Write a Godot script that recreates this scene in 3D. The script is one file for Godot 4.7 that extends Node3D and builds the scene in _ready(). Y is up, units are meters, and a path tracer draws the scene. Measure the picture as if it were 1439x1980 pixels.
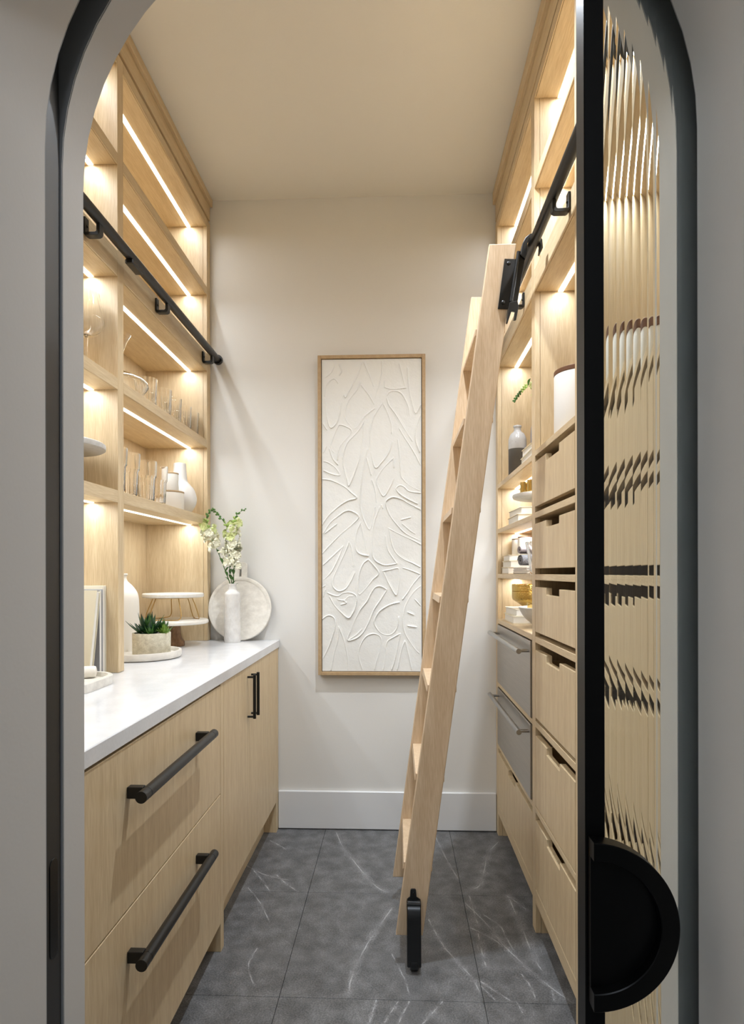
extends Node3D
# A narrow pantry seen through an arched pocket-door opening. Metres, y up; the camera stands at x 0, z 0 and looks down -z.

const BACK := -3.03        # face of the back wall
const CEIL := 3.08
const LF := -0.917         # front of the left shelving
const LB := -1.2185        # its back panel
const CF := -0.583         # front of the left base cabinets
const TOP := 0.921         # worktop
const RF := 0.477          # front of the right cabinets
const RBACK := 0.82        # back panel of the right shelving
const XL := -0.5           # arch: left jamb, right jamb, springing height
const XR := 0.41
const SPRING := 1.857
const LED_COLOR := Color(0.925, 0.963, 1.0)
const LED_POWER := 0.20   # AreaLight3D energy per metre of strip
const POT_COLOR := Color(0.925, 0.96, 1.0)

var mats := {}
var used := {}
var xf := Transform3D.IDENTITY
var rng := RandomNumberGenerator.new()


func _ready() -> void:
	rng.seed = 7
	make_camera()
	make_environment()
	kitchen_lights()
	make_materials()
	build_room()
	build_doors()
	pantry_lights()
	left_side()
	right_side()
	rails()
	build_ladder()
	build_picture()
	left_objects()
	right_objects()


func make_camera() -> void:
	var cam := Camera3D.new()
	cam.name = "camera"
	cam.position = Vector3(0, 1.25, 0)
	cam.rotation = Vector3(0, 0.0405, -0.0019)
	cam.projection = Camera3D.PROJECTION_FRUSTUM
	cam.near = 0.05
	cam.far = 40.0
	cam.size = 1980.0 / 1204.0 * 0.05
	cam.frustum_offset = Vector2(0, 117.0 / 1204.0 * 0.05)   # a shift lens: the verticals stay upright
	add_child(cam)
	cam.current = true


func make_environment() -> void:
	var env := Environment.new()
	env.background_mode = Environment.BG_COLOR
	env.background_color = Color(0.02, 0.02, 0.02)
	env.tonemap_mode = Environment.TONE_MAPPER_LINEAR
	env.tonemap_exposure = 1.3
	env.sdfgi_enabled = true
	env.ssao_enabled = true
	env.ssil_enabled = true
	var we := WorldEnvironment.new()
	we.name = "environment"
	we.environment = env
	add_child(we)


func kitchen_lights() -> void:
	# the soft daylight-white panel of the kitchen behind the camera
	area_light("kitchen_panel_light", Vector3(-0.3, CEIL - 0.07, 1.5), Vector2(1.2, 1.2), Color(0.91, 0.95, 1.0), 2.5, self)


func area_light(called: String, at: Vector3, size: Vector2, color: Color, energy: float, parent: Node) -> void:
	# faces straight down; size is along x and z
	var l := AreaLight3D.new()
	l.name = called
	l.area_size = size
	l.light_color = color
	l.light_energy = energy
	l.area_range = 12.0
	l.shadow_enabled = true
	parent.add_child(l, true)
	l.rotation_degrees = Vector3(-90, 0, 0)
	l.position = at if parent == self else at - (parent.get_parent() as Node3D).position


# ---------------------------------------------------------------- materials

func mat(called: String, color: Color, rough: float, metal := 0.0, spec := 0.5) -> StandardMaterial3D:
	var m := StandardMaterial3D.new()
	m.resource_name = called
	m.albedo_color = color
	m.roughness = rough
	m.metallic = metal
	m.metallic_specular = spec
	mats[called] = m
	return m


func noise(s: int, freq: float, octaves := 3, kind := FastNoiseLite.TYPE_SIMPLEX_SMOOTH) -> FastNoiseLite:
	var n := FastNoiseLite.new()
	n.seed = s
	n.noise_type = kind
	n.frequency = freq
	n.fractal_octaves = octaves
	return n


func ramped(size: int, coarse: FastNoiseLite, fine: FastNoiseLite, share: float, dark: Color, light: Color) -> ImageTexture:
	var a := coarse.get_seamless_image(size, size)
	var b := fine.get_seamless_image(size, size)
	var im := Image.create(size, size, false, Image.FORMAT_RGB8)
	for y in size:
		for x in size:
			var v := a.get_pixel(x, y).r * (1.0 - share) + b.get_pixel(x, y).r * share
			im.set_pixel(x, y, dark.lerp(light, clampf((v - 0.25) * 2.0, 0, 1)))
	return ImageTexture.create_from_image(im)


func tri_map(m: StandardMaterial3D, t: Texture2D, scale: Vector3, offset := Vector3.ZERO) -> void:
	m.albedo_texture = t
	m.uv1_triplanar = true
	m.uv1_scale = scale
	m.uv1_offset = offset


func bump(m: StandardMaterial3D, t: Texture2D, cm: float) -> void:
	m.heightmap_enabled = true
	m.heightmap_texture = t
	m.heightmap_scale = cm


func make_materials() -> void:
	# maple: fine streaks along the grain, with a few broad figures
	var grain := ramped(1024, noise(3, 0.012, 4), noise(4, 0.07, 4), 0.55, Color(0.91, 0.88, 0.84), Color(1, 1, 1))
	var maple := Color(0.865, 0.78, 0.635)
	tri_map(mat("maple_v", maple, 0.42), grain, Vector3(3.0, 0.2, 3.0))
	tri_map(mat("maple_z", maple, 0.42), grain, Vector3(3.0, 3.0, 0.2), Vector3(0.3, 0.1, 0))
	tri_map(mat("maple_x", maple, 0.42), grain, Vector3(0.2, 3.0, 3.0))
	tri_map(mat("ladder_wood", Color(0.86, 0.765, 0.645), 0.45), grain, Vector3(2.6, 0.22, 2.6), Vector3(0.2, 0.4, 0.1))
	tri_map(mat("oak", Color(0.74, 0.635, 0.49), 0.5), grain, Vector3(3, 3, 3))
	tri_map(mat("walnut", Color(0.44, 0.29, 0.18), 0.5), grain, Vector3(5, 1, 5))
	tri_map(mat("acacia", Color(0.60, 0.45, 0.30), 0.55), ramped(256, noise(8, 0.02, 3), noise(9, 0.06, 2), 0.4, Color(0.65, 0.6, 0.55), Color(1, 1, 1)), Vector3(7, 2.5, 7))
	# painted plaster
	var roller := ramped(256, noise(11, 0.05, 4), noise(12, 0.15, 2), 0.5, Color(0.3, 0.3, 0.3), Color(1, 1, 1))
	for row in [["wall_paint", Color(0.885, 0.875, 0.855)], ["ceiling_paint", Color(0.88, 0.86, 0.82)], ["jamb_paint", Color(0.80, 0.785, 0.765)]]:
		var w := mat(row[0], row[1], 0.75, 0.0, 0.3)
		w.uv1_triplanar = true
		w.uv1_scale = Vector3(3, 3, 3)
		bump(w, roller, 0.012)
	mat("trim_paint", Color(0.89, 0.89, 0.89), 0.35)
	mat("pocket_black", Color(0.52, 0.52, 0.52), 0.6)
	mat("stile_black", Color(0.02, 0.02, 0.02), 0.35, 0.0, 0.3)
	mat("black_metal", Color(0.045, 0.044, 0.042), 0.38, 0.0, 0.5)
	mat("black_gloss", Color(0.04, 0.04, 0.042), 0.25, 0.0, 0.5)
	mat("door_black", Color(0.16, 0.16, 0.16), 0.4, 0.0, 0.5)
	var steel := mat("steel", Color(0.73, 0.71, 0.68), 0.4, 1.0)
	tri_map(steel, ramped(256, noise(21, 0.03, 3), noise(22, 0.12, 3), 0.7, Color(0.95, 0.95, 0.95), Color(1, 1, 1)), Vector3(6, 6, 0.15))
	mat("steel_bar", Color(0.66, 0.655, 0.645), 0.28, 1.0)
	mat("gold_wire", Color(0.76, 0.62, 0.38), 0.3, 1.0)
	var brass := mat("hammered_brass", Color(0.80, 0.67, 0.38), 0.24, 1.0)
	brass.uv1_triplanar = true
	brass.uv1_scale = Vector3(9, 9, 9)
	var cells := FastNoiseLite.new()
	cells.noise_type = FastNoiseLite.TYPE_CELLULAR
	cells.seed = 5
	cells.frequency = 0.06
	bump(brass, ImageTexture.create_from_image(cells.get_seamless_image(256, 256)), 0.25)
	mat("polished_brass", Color(0.78, 0.66, 0.40), 0.18, 1.0)
	# stone
	var vein := ramped(1024, noise(31, 0.006, 5), noise(32, 0.02, 4), 0.3, Color(0.93, 0.925, 0.92), Color(1, 1, 1))
	tri_map(mat("marble", Color(0.925, 0.905, 0.865), 0.35), vein, Vector3(3.2, 4.5, 3.2))
	tri_map(mat("grey_marble", Color(0.80, 0.79, 0.77), 0.35), vein, Vector3(6, 9, 6))
	tri_map(mat("quartz", Color(0.895, 0.895, 0.90), 0.16), ramped(256, noise(33, 0.02, 3), noise(34, 0.2, 2), 0.4, Color(0.965, 0.965, 0.965), Color(1, 1, 1)), Vector3(2, 2, 2))
	var concrete := mat("concrete", Color(0.91, 0.885, 0.81), 0.85, 0.0, 0.3)
	var blotch := ramped(256, noise(41, 0.02, 4), noise(42, 0.12, 3), 0.5, Color(0.82, 0.81, 0.78), Color(1, 1, 1))
	tri_map(concrete, blotch, Vector3(8, 8, 8))
	bump(concrete, blotch, 0.06)
	# ceramics
	mat("white_ceramic", Color(0.90, 0.885, 0.86), 0.3)
	mat("matte_ceramic", Color(0.88, 0.85, 0.80), 0.6)
	tri_map(mat("crackle_ceramic", Color(0.90, 0.89, 0.875), 0.18), vein, Vector3(5, 3, 5))
	tri_map(mat("speckled_ceramic", Color(0.87, 0.855, 0.82), 0.5), speckles(), Vector3(9, 9, 9))
	tri_map(mat("grey_glaze", Color(0.72, 0.71, 0.70), 0.2), speckles(), Vector3(5, 5, 5))
	mat("raw_grey_clay", Color(0.36, 0.345, 0.325), 0.75)
	mat("violet_grey_glaze", Color(0.60, 0.58, 0.59), 0.3)
	# paper and cloth
	mat("paper", Color(0.90, 0.88, 0.84), 0.8)
	mat("cream_cover", Color(0.88, 0.82, 0.70), 0.7)
	mat("ivory_cover", Color(0.90, 0.87, 0.79), 0.7)
	mat("grey_cover", Color(0.66, 0.655, 0.66), 0.6)
	mat("linen_cover", Color(0.83, 0.79, 0.69), 0.85)
	tri_map(mat("photo_cover", Color(0.42, 0.38, 0.20), 0.35), ramped(256, noise(51, 0.03, 4), noise(52, 0.1, 3), 0.5, Color(0.05, 0.04, 0.02), Color(0.7, 0.62, 0.25)), Vector3(6, 6, 6))
	for row in [["mauve_towel", Color(0.74, 0.70, 0.71)], ["patterned_towel", Color(0.72, 0.72, 0.735)], ["pale_towel", Color(0.88, 0.85, 0.82)]]:
		var t := mat(row[0], row[1], 0.95, 0.0, 0.2)
		var weave := ramped(256, noise(61, 0.05, 2), noise(62, 0.25, 2), 0.5, Color(0.45, 0.45, 0.46) if row[0] == "patterned_towel" else Color(0.85, 0.85, 0.85), Color(1, 1, 1))
		tri_map(t, weave, Vector3(14, 14, 14))
		bump(t, weave, 0.03)
	# plaster relief of the picture
	var plaster := mat("relief_plaster", Color(0.90, 0.895, 0.875), 0.7, 0.0, 0.3)
	plaster.uv1_triplanar = true
	plaster.uv1_scale = Vector3(7, 7, 7)
	bump(plaster, roller, 0.05)
	# glass
	var g := mat("reeded_glass", Color(0.97, 0.985, 0.975, 0.0), 0.0)
	g.transparency = BaseMaterial3D.TRANSPARENCY_ALPHA
	g.refraction_enabled = true
	g.refraction_scale = 0.05
	var c := mat("cut_glass", Color(1, 1, 1, 0.0), 0.0)
	c.transparency = BaseMaterial3D.TRANSPARENCY_ALPHA
	c.refraction_enabled = true
	c.refraction_scale = 0.05
	var clear := mat("clear_glass", Color(1, 1, 1, 0.0), 0.0)
	clear.transparency = BaseMaterial3D.TRANSPARENCY_ALPHA
	clear.refraction_enabled = true
	clear.refraction_scale = 0.04
	# plants
	for row in [["leaf_dark", Color(0.13, 0.27, 0.16)], ["leaf_green", Color(0.24, 0.42, 0.16)], ["leaf_lime", Color(0.45, 0.58, 0.22)], ["leaf_tip", Color(0.20, 0.12, 0.11)], ["stem_green", Color(0.20, 0.36, 0.13)], ["bud_green", Color(0.33, 0.50, 0.22)], ["bud_lime", Color(0.66, 0.76, 0.42)]]:
		var p := mat(row[0], row[1], 0.45)
		p.backlight_enabled = true
		p.backlight = Color(0.1, 0.12, 0.05)
	for row in [["petal_white", Color(0.95, 0.94, 0.85)], ["petal_lime", Color(0.88, 0.91, 0.66)]]:
		var p := mat(row[0], row[1], 0.7)
		p.backlight_enabled = true
		p.backlight = Color(0.3, 0.3, 0.25)
	mat("soil", Color(0.12, 0.09, 0.07), 0.95)
	# light fittings
	var led := mat("led_glow", Color(1, 1, 1), 0.6)
	led.emission_enabled = true
	led.emission = Color(1.0, 0.97, 0.91)
	led.emission_energy_multiplier = 4.0
	var pot := mat("pot_glow", Color(1, 1, 1), 0.6)
	pot.emission_enabled = true
	pot.emission = POT_COLOR
	pot.emission_energy_multiplier = 3.0
	make_tile_materials(roller)


func speckles() -> ImageTexture:
	var im := Image.create(256, 256, false, Image.FORMAT_RGB8)
	im.fill(Color(1, 1, 1))
	var r := RandomNumberGenerator.new()
	r.seed = 99
	for k in 260:
		var p := Vector2i(r.randi_range(2, 252), r.randi_range(2, 252))
		var s := r.randi_range(1, 2)
		im.fill_rect(Rect2i(p, Vector2i(s, s)), Color(0.45, 0.40, 0.36).lerp(Color(0.8, 0.78, 0.75), r.randf()))
	return ImageTexture.create_from_image(im)


func stroke(field: PackedFloat32Array, size: int, a: Vector2, b: Vector2, half: float, weight: float) -> void:
	# adds a soft line to a square field of numbers
	var lo := Vector2i((a.min(b) - Vector2.ONE * (half * 2 + 1)).floor()).clamp(Vector2i.ZERO, Vector2i(size - 1, size - 1))
	var hi := Vector2i((a.max(b) + Vector2.ONE * (half * 2 + 1)).ceil()).clamp(Vector2i.ZERO, Vector2i(size - 1, size - 1))
	for y in range(lo.y, hi.y + 1):
		for x in range(lo.x, hi.x + 1):
			var p := Vector2(x, y)
			var d := p.distance_to(Geometry2D.get_closest_point_to_segment(p, a, b))
			if d < half * 2.0:
				var k := y * size + x
				field[k] = maxf(field[k], weight * (1.0 - d / (half * 2.0)))


func make_tile_materials(roller: Texture2D) -> void:
	# grey stone-look porcelain with pale veins; the picture covers x -1.0..0.9, z -3.06..-1.16 and repeats beyond
	var size := 2048
	var per := size / 1.9
	var field := PackedFloat32Array()
	field.resize(size * size)
	var r := RandomNumberGenerator.new()
	r.seed = 12
	var veins := [
		[3.0, [Vector2(-0.298, -2.993), Vector2(-0.248, -2.822), Vector2(-0.187, -2.684), Vector2(-0.131, -2.559), Vector2(-0.086, -2.478), Vector2(-0.046, -2.435)]],
		[3.6, [Vector2(0.466, -2.909), Vector2(0.402, -2.788), Vector2(0.361, -2.626), Vector2(0.327, -2.505), Vector2(0.294, -2.470)]],
		[3.0, [Vector2(-0.022, -2.321), Vector2(-0.071, -2.188), Vector2(-0.115, -2.053), Vector2(-0.143, -1.920), Vector2(-0.146, -1.848)]],
		[2.2, [Vector2(0.155, -2.081), Vector2(0.183, -2.024), Vector2(0.211, -1.966), Vector2(0.227, -1.931), Vector2(0.236, -1.898), Vector2(0.245, -1.858)]],
		[1.6, [Vector2(0.110, -2.251), Vector2(0.133, -2.157), Vector2(0.155, -2.081)]],
		[1.2, [Vector2(0.252, -1.915), Vector2(0.289, -1.872), Vector2(0.332, -1.827)]],
		[1.0, [Vector2(0.249, -1.895), Vector2(0.267, -1.863), Vector2(0.285, -1.829)]],
		[2.4, [Vector2(0.255, -2.366), Vector2(0.316, -2.224), Vector2(0.342, -2.133), Vector2(0.380, -2.045), Vector2(0.424, -1.956), Vector2(0.473, -1.875), Vector2(0.508, -1.830)]],
		[1.6, [Vector2(0.256, -2.202), Vector2(0.319, -2.143), Vector2(0.358, -2.083), Vector2(0.384, -2.036)]],
		[1.0, [Vector2(0.312, -2.288), Vector2(0.361, -2.215), Vector2(0.369, -2.150), Vector2(0.383, -2.074)]],
		[3.0, [Vector2(0.420, -2.425), Vector2(0.449, -2.380), Vector2(0.478, -2.324)]],
		[3.5, [Vector2(0.276, -2.419), Vector2(0.280, -2.293), Vector2(0.284, -2.223)]],
		[3.0, [Vector2(0.277, -2.168), Vector2(0.276, -2.051), Vector2(0.279, -1.986)]],
		[4.0, [Vector2(0.426, -2.398), Vector2(0.435, -2.206), Vector2(0.441, -2.033), Vector2(0.454, -1.966)]],
		[1.0, [Vector2(-0.597, -2.886), Vector2(-0.548, -2.841), Vector2(-0.507, -2.798)]],
		[1.4, [Vector2(-0.603, -2.591), Vector2(-0.557, -2.519), Vector2(-0.502, -2.425)]],
		[1.6, [Vector2(-0.500, -2.557), Vector2(-0.459, -2.499), Vector2(-0.395, -2.429)]],
		[0.8, [Vector2(-0.593, -2.448), Vector2(-0.524, -2.343), Vector2(-0.458, -2.209)]],
		[0.8, [Vector2(-0.652, -2.640), Vector2(-0.547, -2.556), Vector2(-0.432, -2.512)]],
		[1.4, [Vector2(-0.064, -1.820), Vector2(-0.081, -1.722)]],
		[1.6, [Vector2(-0.001, -1.816), Vector2(-0.041, -1.723)]],
		[1.2, [Vector2(0.032, -1.817), Vector2(-0.001, -1.725)]],
		[2.2, [Vector2(0.129, -1.821), Vector2(0.062, -1.720)]],
		[1.6, [Vector2(0.346, -1.824), Vector2(0.353, -1.780)]],
		[1.0, [Vector2(0.177, -2.961), Vector2(0.212, -2.725), Vector2(0.245, -2.548)]],
		[0.8, [Vector2(-0.020, -2.041), Vector2(0.017, -1.926), Vector2(0.033, -1.848)]],
		[0.8, [Vector2(-0.469, -2.056), Vector2(-0.476, -1.964), Vector2(-0.436, -1.869)]],
		[1.4, [Vector2(0.459, -1.882), Vector2(0.455, -1.835)]],
		[1.2, [Vector2(0.383, -1.954), Vector2(0.399, -1.900), Vector2(0.402, -1.841)]],
	]
	for v in veins:
		var w: float = v[0]
		var path := curve(v[1], 14)
		var n := path.size() - 1
		for strand in int(4 + w * 2.4):
			var sway := noise(500 + strand * 7 + int(w * 10), 0.9, 3)
			var reach := w * 9.0 if strand > 0 else 1.2
			var weight := r.randf_range(0.15, 0.55) if strand > 0 else 0.95
			var from := r.randi_range(0, n / 3) if strand > 1 else 0
			var to := r.randi_range(n * 2 / 3, n) if strand > 1 else n
			var last := Vector2.INF
			for k in range(from, to + 1):
				var f := float(k) / n
				var p: Vector2 = path[k]
				var q := Vector2((p.x + 1.0) * per, (p.y + 3.06) * per)
				q += Vector2(sway.get_noise_2d(f * 9.0, strand * 3.1), sway.get_noise_2d(f * 9.0 + 50.0, strand * 3.1)) * reach * (0.35 + sin(PI * f))
				q += Vector2(r.randfn(0, 0.35), r.randfn(0, 0.35))
				if last != Vector2.INF:
					stroke(field, size, last, q, 0.9 if strand > 0 else 1.0 + w * 0.35, weight * (0.55 + 0.45 * sin(f * 17.0 + strand)))
				last = q
		for k in range(0, n, 2):      # a pale breath round the vein
			var p: Vector2 = path[k]
			var p2: Vector2 = path[mini(k + 2, n)]
			stroke(field, size, Vector2((p.x + 1.0) * per, (p.y + 3.06) * per), Vector2((p2.x + 1.0) * per, (p2.y + 3.06) * per), w * 3.6, 0.12 + 0.03 * w)
	for k in 300:      # hairlines anywhere
		var p := Vector2(r.randf() * size, r.randf() * size)
		var dir := Vector2.from_angle(r.randf_range(0.4, 2.4))
		for s in r.randi_range(3, 9):
			var q := p + dir.rotated(r.randfn(0, 0.3)) * 16.0
			stroke(field, size, p, q, 0.7, r.randf_range(0.06, 0.2))
			p = q
	var cloud := noise(71, 0.011, 6).get_seamless_image(size, size)
	var grit := noise(72, 0.14, 3).get_seamless_image(size, size)
	var im := Image.create(size, size, false, Image.FORMAT_RGB8)
	for y in size:
		for x in size:
			var v := 0.405 + (cloud.get_pixel(x, y).r - 0.5) * 0.17 + (grit.get_pixel(x, y).r - 0.5) * 0.22 + field[y * size + x] * 0.36
			im.set_pixel(x, y, Color(v, v * 1.0, v * 1.005))
	var m := mat("tile_stone", Color(1, 1, 1), 0.42, 0.0, 0.5)
	m.albedo_texture = ImageTexture.create_from_image(im)
	mat("grout", Color(0.36, 0.355, 0.345), 0.9)


# ---------------------------------------------------------------- shapes

func start() -> SurfaceTool:
	var st := SurfaceTool.new()
	st.begin(Mesh.PRIMITIVE_TRIANGLES)
	return st


func put(st: SurfaceTool, p: Vector3, n: Vector3) -> void:
	st.set_normal(n)
	st.set_uv(Vector2((p.x + 1.0) / 1.9, (p.z + 3.06) / 1.9))
	st.add_vertex(p)


func tri3(st: SurfaceTool, a: Vector3, b: Vector3, c: Vector3, na: Vector3, nb: Vector3, nc: Vector3) -> void:
	a = xf * a
	b = xf * b
	c = xf * c
	na = (xf.basis * na).normalized()
	nb = (xf.basis * nb).normalized()
	nc = (xf.basis * nc).normalized()
	var g := (b - a).cross(c - a)
	if g.length_squared() < 1e-18:
		return
	if g.dot(na + nb + nc) > 0.0:
		put(st, a, na); put(st, c, nc); put(st, b, nb)
	else:
		put(st, a, na); put(st, b, nb); put(st, c, nc)


func tri(st: SurfaceTool, a: Vector3, b: Vector3, c: Vector3, n: Vector3) -> void:
	tri3(st, a, b, c, n, n, n)


func quad(st: SurfaceTool, a: Vector3, b: Vector3, c: Vector3, d: Vector3, n: Vector3) -> void:
	tri3(st, a, b, c, n, n, n)
	tri3(st, a, c, d, n, n, n)


func quad4(st: SurfaceTool, a: Vector3, b: Vector3, c: Vector3, d: Vector3, na: Vector3, nb: Vector3, nc: Vector3, nd: Vector3) -> void:
	tri3(st, a, b, c, na, nb, nc)
	tri3(st, a, c, d, na, nc, nd)


func bx(st: SurfaceTool, p: Vector3, q: Vector3, c := 0.0) -> SurfaceTool:
	# a box between two corners with chamfers of c
	var mid := (p + q) / 2.0
	var h := (q - p).abs() / 2.0
	c = minf(c, minf(h.x, minf(h.y, h.z)) * 0.6)
	var at := func(s: Vector3, full: int) -> Vector3:
		var v := h - Vector3.ONE * c
		v[full] = h[full]
		return mid + s * v
	for k in 3:
		var i := (k + 1) % 3
		var j := (k + 2) % 3
		for t in [-1.0, 1.0]:
			var n := Vector3.ZERO
			n[k] = t
			var cs: Array[Vector3] = []
			for uv in [[-1, -1], [1, -1], [1, 1], [-1, 1]]:
				var s := Vector3.ZERO
				s[k] = t; s[i] = uv[0]; s[j] = uv[1]
				cs.append(at.call(s, k))
			quad(st, cs[0], cs[1], cs[2], cs[3], n)
			if c > 0.0:
				for u in [-1.0, 1.0]:          # the edges between axes k and i
					var s1 := Vector3.ZERO
					s1[k] = t; s1[i] = u; s1[j] = -1
					var s2 := s1
					s2[j] = 1
					var m := Vector3.ZERO
					m[k] = t; m[i] = u
					quad(st, at.call(s1, k), at.call(s2, k), at.call(s2, i), at.call(s1, i), m.normalized())
	if c > 0.0:
		for x in [-1.0, 1.0]:
			for y in [-1.0, 1.0]:
				for z in [-1.0, 1.0]:
					var s := Vector3(x, y, z)
					tri(st, at.call(s, 0), at.call(s, 1), at.call(s, 2), s.normalized())
	return st


func box(p: Vector3, q: Vector3, c := 0.0) -> SurfaceTool:
	return bx(start(), p, q, c)


func lathe(st: SurfaceTool, prof: Array, at: Vector3, segs := 40, flat := false) -> SurfaceTool:
	# turns (radius, height) points about the vertical through at; the outside lies to the right of the line as it climbs
	var n := prof.size()
	var seg_n: Array[Vector2] = []
	for i in n - 1:
		var d: Vector2 = prof[i + 1] - prof[i]
		seg_n.append(Vector2(d.y, -d.x).normalized())
	for i in n - 1:
		var a: Vector2 = prof[i]
		var b: Vector2 = prof[i + 1]
		var na := seg_n[i]
		var nb := seg_n[i]
		if i > 0 and seg_n[i - 1].dot(seg_n[i]) > 0.72:
			na = (seg_n[i - 1] + seg_n[i]).normalized()
		if i < n - 2 and seg_n[i + 1].dot(seg_n[i]) > 0.72:
			nb = (seg_n[i + 1] + seg_n[i]).normalized()
		for k in segs:
			var t0 := TAU * k / segs
			var t1 := TAU * (k + 1) / segs
			var tm0 := (t0 + t1) / 2.0 if flat else t0
			var tm1 := (t0 + t1) / 2.0 if flat else t1
			var d0 := Vector3(cos(t0), 0, sin(t0))
			var d1 := Vector3(cos(t1), 0, sin(t1))
			var e0 := Vector3(cos(tm0), 0, sin(tm0))
			var e1 := Vector3(cos(tm1), 0, sin(tm1))
			var up := Vector3.UP
			quad4(st, at + d0 * a.x + up * a.y, at + d1 * a.x + up * a.y, at + d1 * b.x + up * b.y, at + d0 * b.x + up * b.y,
				e0 * na.x + up * na.y, e1 * na.x + up * na.y, e1 * nb.x + up * nb.y, e0 * nb.x + up * nb.y)
	return st


func v2(list: Array) -> Array:
	var out := []
	for i in range(0, list.size(), 2):
		out.append(Vector2(list[i], list[i + 1]))
	return out


func curve(pts: Array, steps := 4) -> Array:
	# Catmull-Rom through the points (Vector2 or Vector3)
	var out := []
	for i in pts.size() - 1:
		var a = pts[maxi(i - 1, 0)]
		var b = pts[i]
		var c = pts[i + 1]
		var d = pts[mini(i + 2, pts.size() - 1)]
		for s in steps:
			var t := float(s) / steps
			out.append(0.5 * ((2.0 * b) + (c - a) * t + (2.0 * a - 5.0 * b + 4.0 * c - d) * t * t + (3.0 * b - a - 3.0 * c + d) * t * t * t))
	out.append(pts[-1])
	return out


func tube(st: SurfaceTool, pts: Array, r: float, sides := 10, r_end := -1.0) -> SurfaceTool:
	var n := pts.size()
	var u := Vector3.ZERO
	var rings := []
	for i in n:
		var d: Vector3 = ((pts[mini(i + 1, n - 1)] as Vector3) - (pts[maxi(i - 1, 0)] as Vector3)).normalized()
		if i == 0:
			u = d.cross(Vector3.UP if absf(d.y) < 0.9 else Vector3.RIGHT).normalized()
		u = (u - d * u.dot(d)).normalized()
		var w := d.cross(u)
		var rr := r if r_end < 0 else lerpf(r, r_end, float(i) / (n - 1))
		var ring := []
		for k in sides:
			var t := TAU * k / sides
			var dir := u * cos(t) + w * sin(t)
			ring.append([(pts[i] as Vector3) + dir * rr, dir])
		rings.append([ring, d])
	for i in n - 1:
		for k in sides:
			var a = rings[i][0][k]
			var b = rings[i][0][(k + 1) % sides]
			var c = rings[i + 1][0][(k + 1) % sides]
			var d = rings[i + 1][0][k]
			quad4(st, a[0], b[0], c[0], d[0], a[1], b[1], c[1], d[1])
	for e in [0, n - 1]:
		var nn: Vector3 = rings[e][1] * (-1.0 if e == 0 else 1.0)
		for k in sides:
			tri(st, pts[e], rings[e][0][k][0], rings[e][0][(k + 1) % sides][0], nn)
	return st


func prism(st: SurfaceTool, poly: PackedVector2Array, z0: float, z1: float, c := 0.0) -> SurfaceTool:
	# a polygon in x, y drawn out from z0 to z1, its edges chamfered by c; bends under 40 degrees are smooth
	var n := poly.size()
	var area := 0.0
	for i in n:
		area += poly[i].cross(poly[(i + 1) % n])
	var sgn := 1.0 if area > 0 else -1.0
	var en: Array[Vector2] = []
	for i in n:
		var d := (poly[(i + 1) % n] - poly[i]).normalized()
		en.append(Vector2(d.y, -d.x) * sgn)
	var inner := PackedVector2Array()
	for i in n:
		var a := en[(i + n - 1) % n]
		var b := en[i]
		var m := a + b
		inner.append(poly[i] - m * (c / maxf(0.4, 1.0 + a.dot(b))))
	var tris := Geometry2D.triangulate_polygon(inner)
	var lo := minf(z0, z1)
	var hi := maxf(z0, z1)
	for t in range(0, tris.size(), 3):
		for e in [[lo, -1.0], [hi, 1.0]]:
			var ps := []
			for k in 3:
				var p := inner[tris[t + k]]
				ps.append(Vector3(p.x, p.y, e[0]))
			tri(st, ps[0], ps[1], ps[2], Vector3(0, 0, e[1]))
	for i in n:
		var j := (i + 1) % n
		var na := en[i]
		var nb := en[i]
		if en[(i + n - 1) % n].dot(en[i]) > 0.76:
			na = (en[(i + n - 1) % n] + en[i]).normalized()
		if en[j].dot(en[i]) > 0.76:
			nb = (en[j] + en[i]).normalized()
		var n1 := Vector3(na.x, na.y, 0)
		var n2 := Vector3(nb.x, nb.y, 0)
		quad4(st, Vector3(poly[i].x, poly[i].y, lo + c), Vector3(poly[j].x, poly[j].y, lo + c), Vector3(poly[j].x, poly[j].y, hi - c), Vector3(poly[i].x, poly[i].y, hi - c), n1, n2, n2, n1)
		if c > 0.0:
			for e in [[lo, lo + c, -1.0], [hi, hi - c, 1.0]]:
				var up := Vector3(0, 0, e[2])
				quad4(st, Vector3(poly[i].x, poly[i].y, e[1]), Vector3(poly[j].x, poly[j].y, e[1]), Vector3(inner[j].x, inner[j].y, e[0]), Vector3(inner[i].x, inner[i].y, e[0]),
					(n1 + up).normalized(), (n2 + up).normalized(), (n2 + up).normalized(), (n1 + up).normalized())
	return st


func facing_x() -> Transform3D:
	# prisms drawn in (z, y) and drawn out along x
	return Transform3D(Basis(Vector3(0, 0, 1), Vector3(0, 1, 0), Vector3(1, 0, 0)), Vector3.ZERO)


func facing_y() -> Transform3D:
	# prisms drawn in (x, z) and drawn out along y
	return Transform3D(Basis(Vector3(1, 0, 0), Vector3(0, 0, 1), Vector3(0, 1, 0)), Vector3.ZERO)


# ---------------------------------------------------------------- objects

func numbered(called: String) -> String:
	used[called] = int(used.get(called, -1)) + 1
	return called if used[called] == 0 else "%s_%03d" % [called, used[called]]


func thing(called: String, label: String, category: String, at: Vector3, group := "") -> Node3D:
	var o := Node3D.new()
	o.name = numbered(called)
	add_child(o)
	o.position = at
	tag(o, label, category, group)
	return o


func tag(o: Node, label: String, category: String, group := "") -> void:
	o.set_meta("label", label)
	o.set_meta("category", category)
	if group:
		o.set_meta("group", group)


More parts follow.
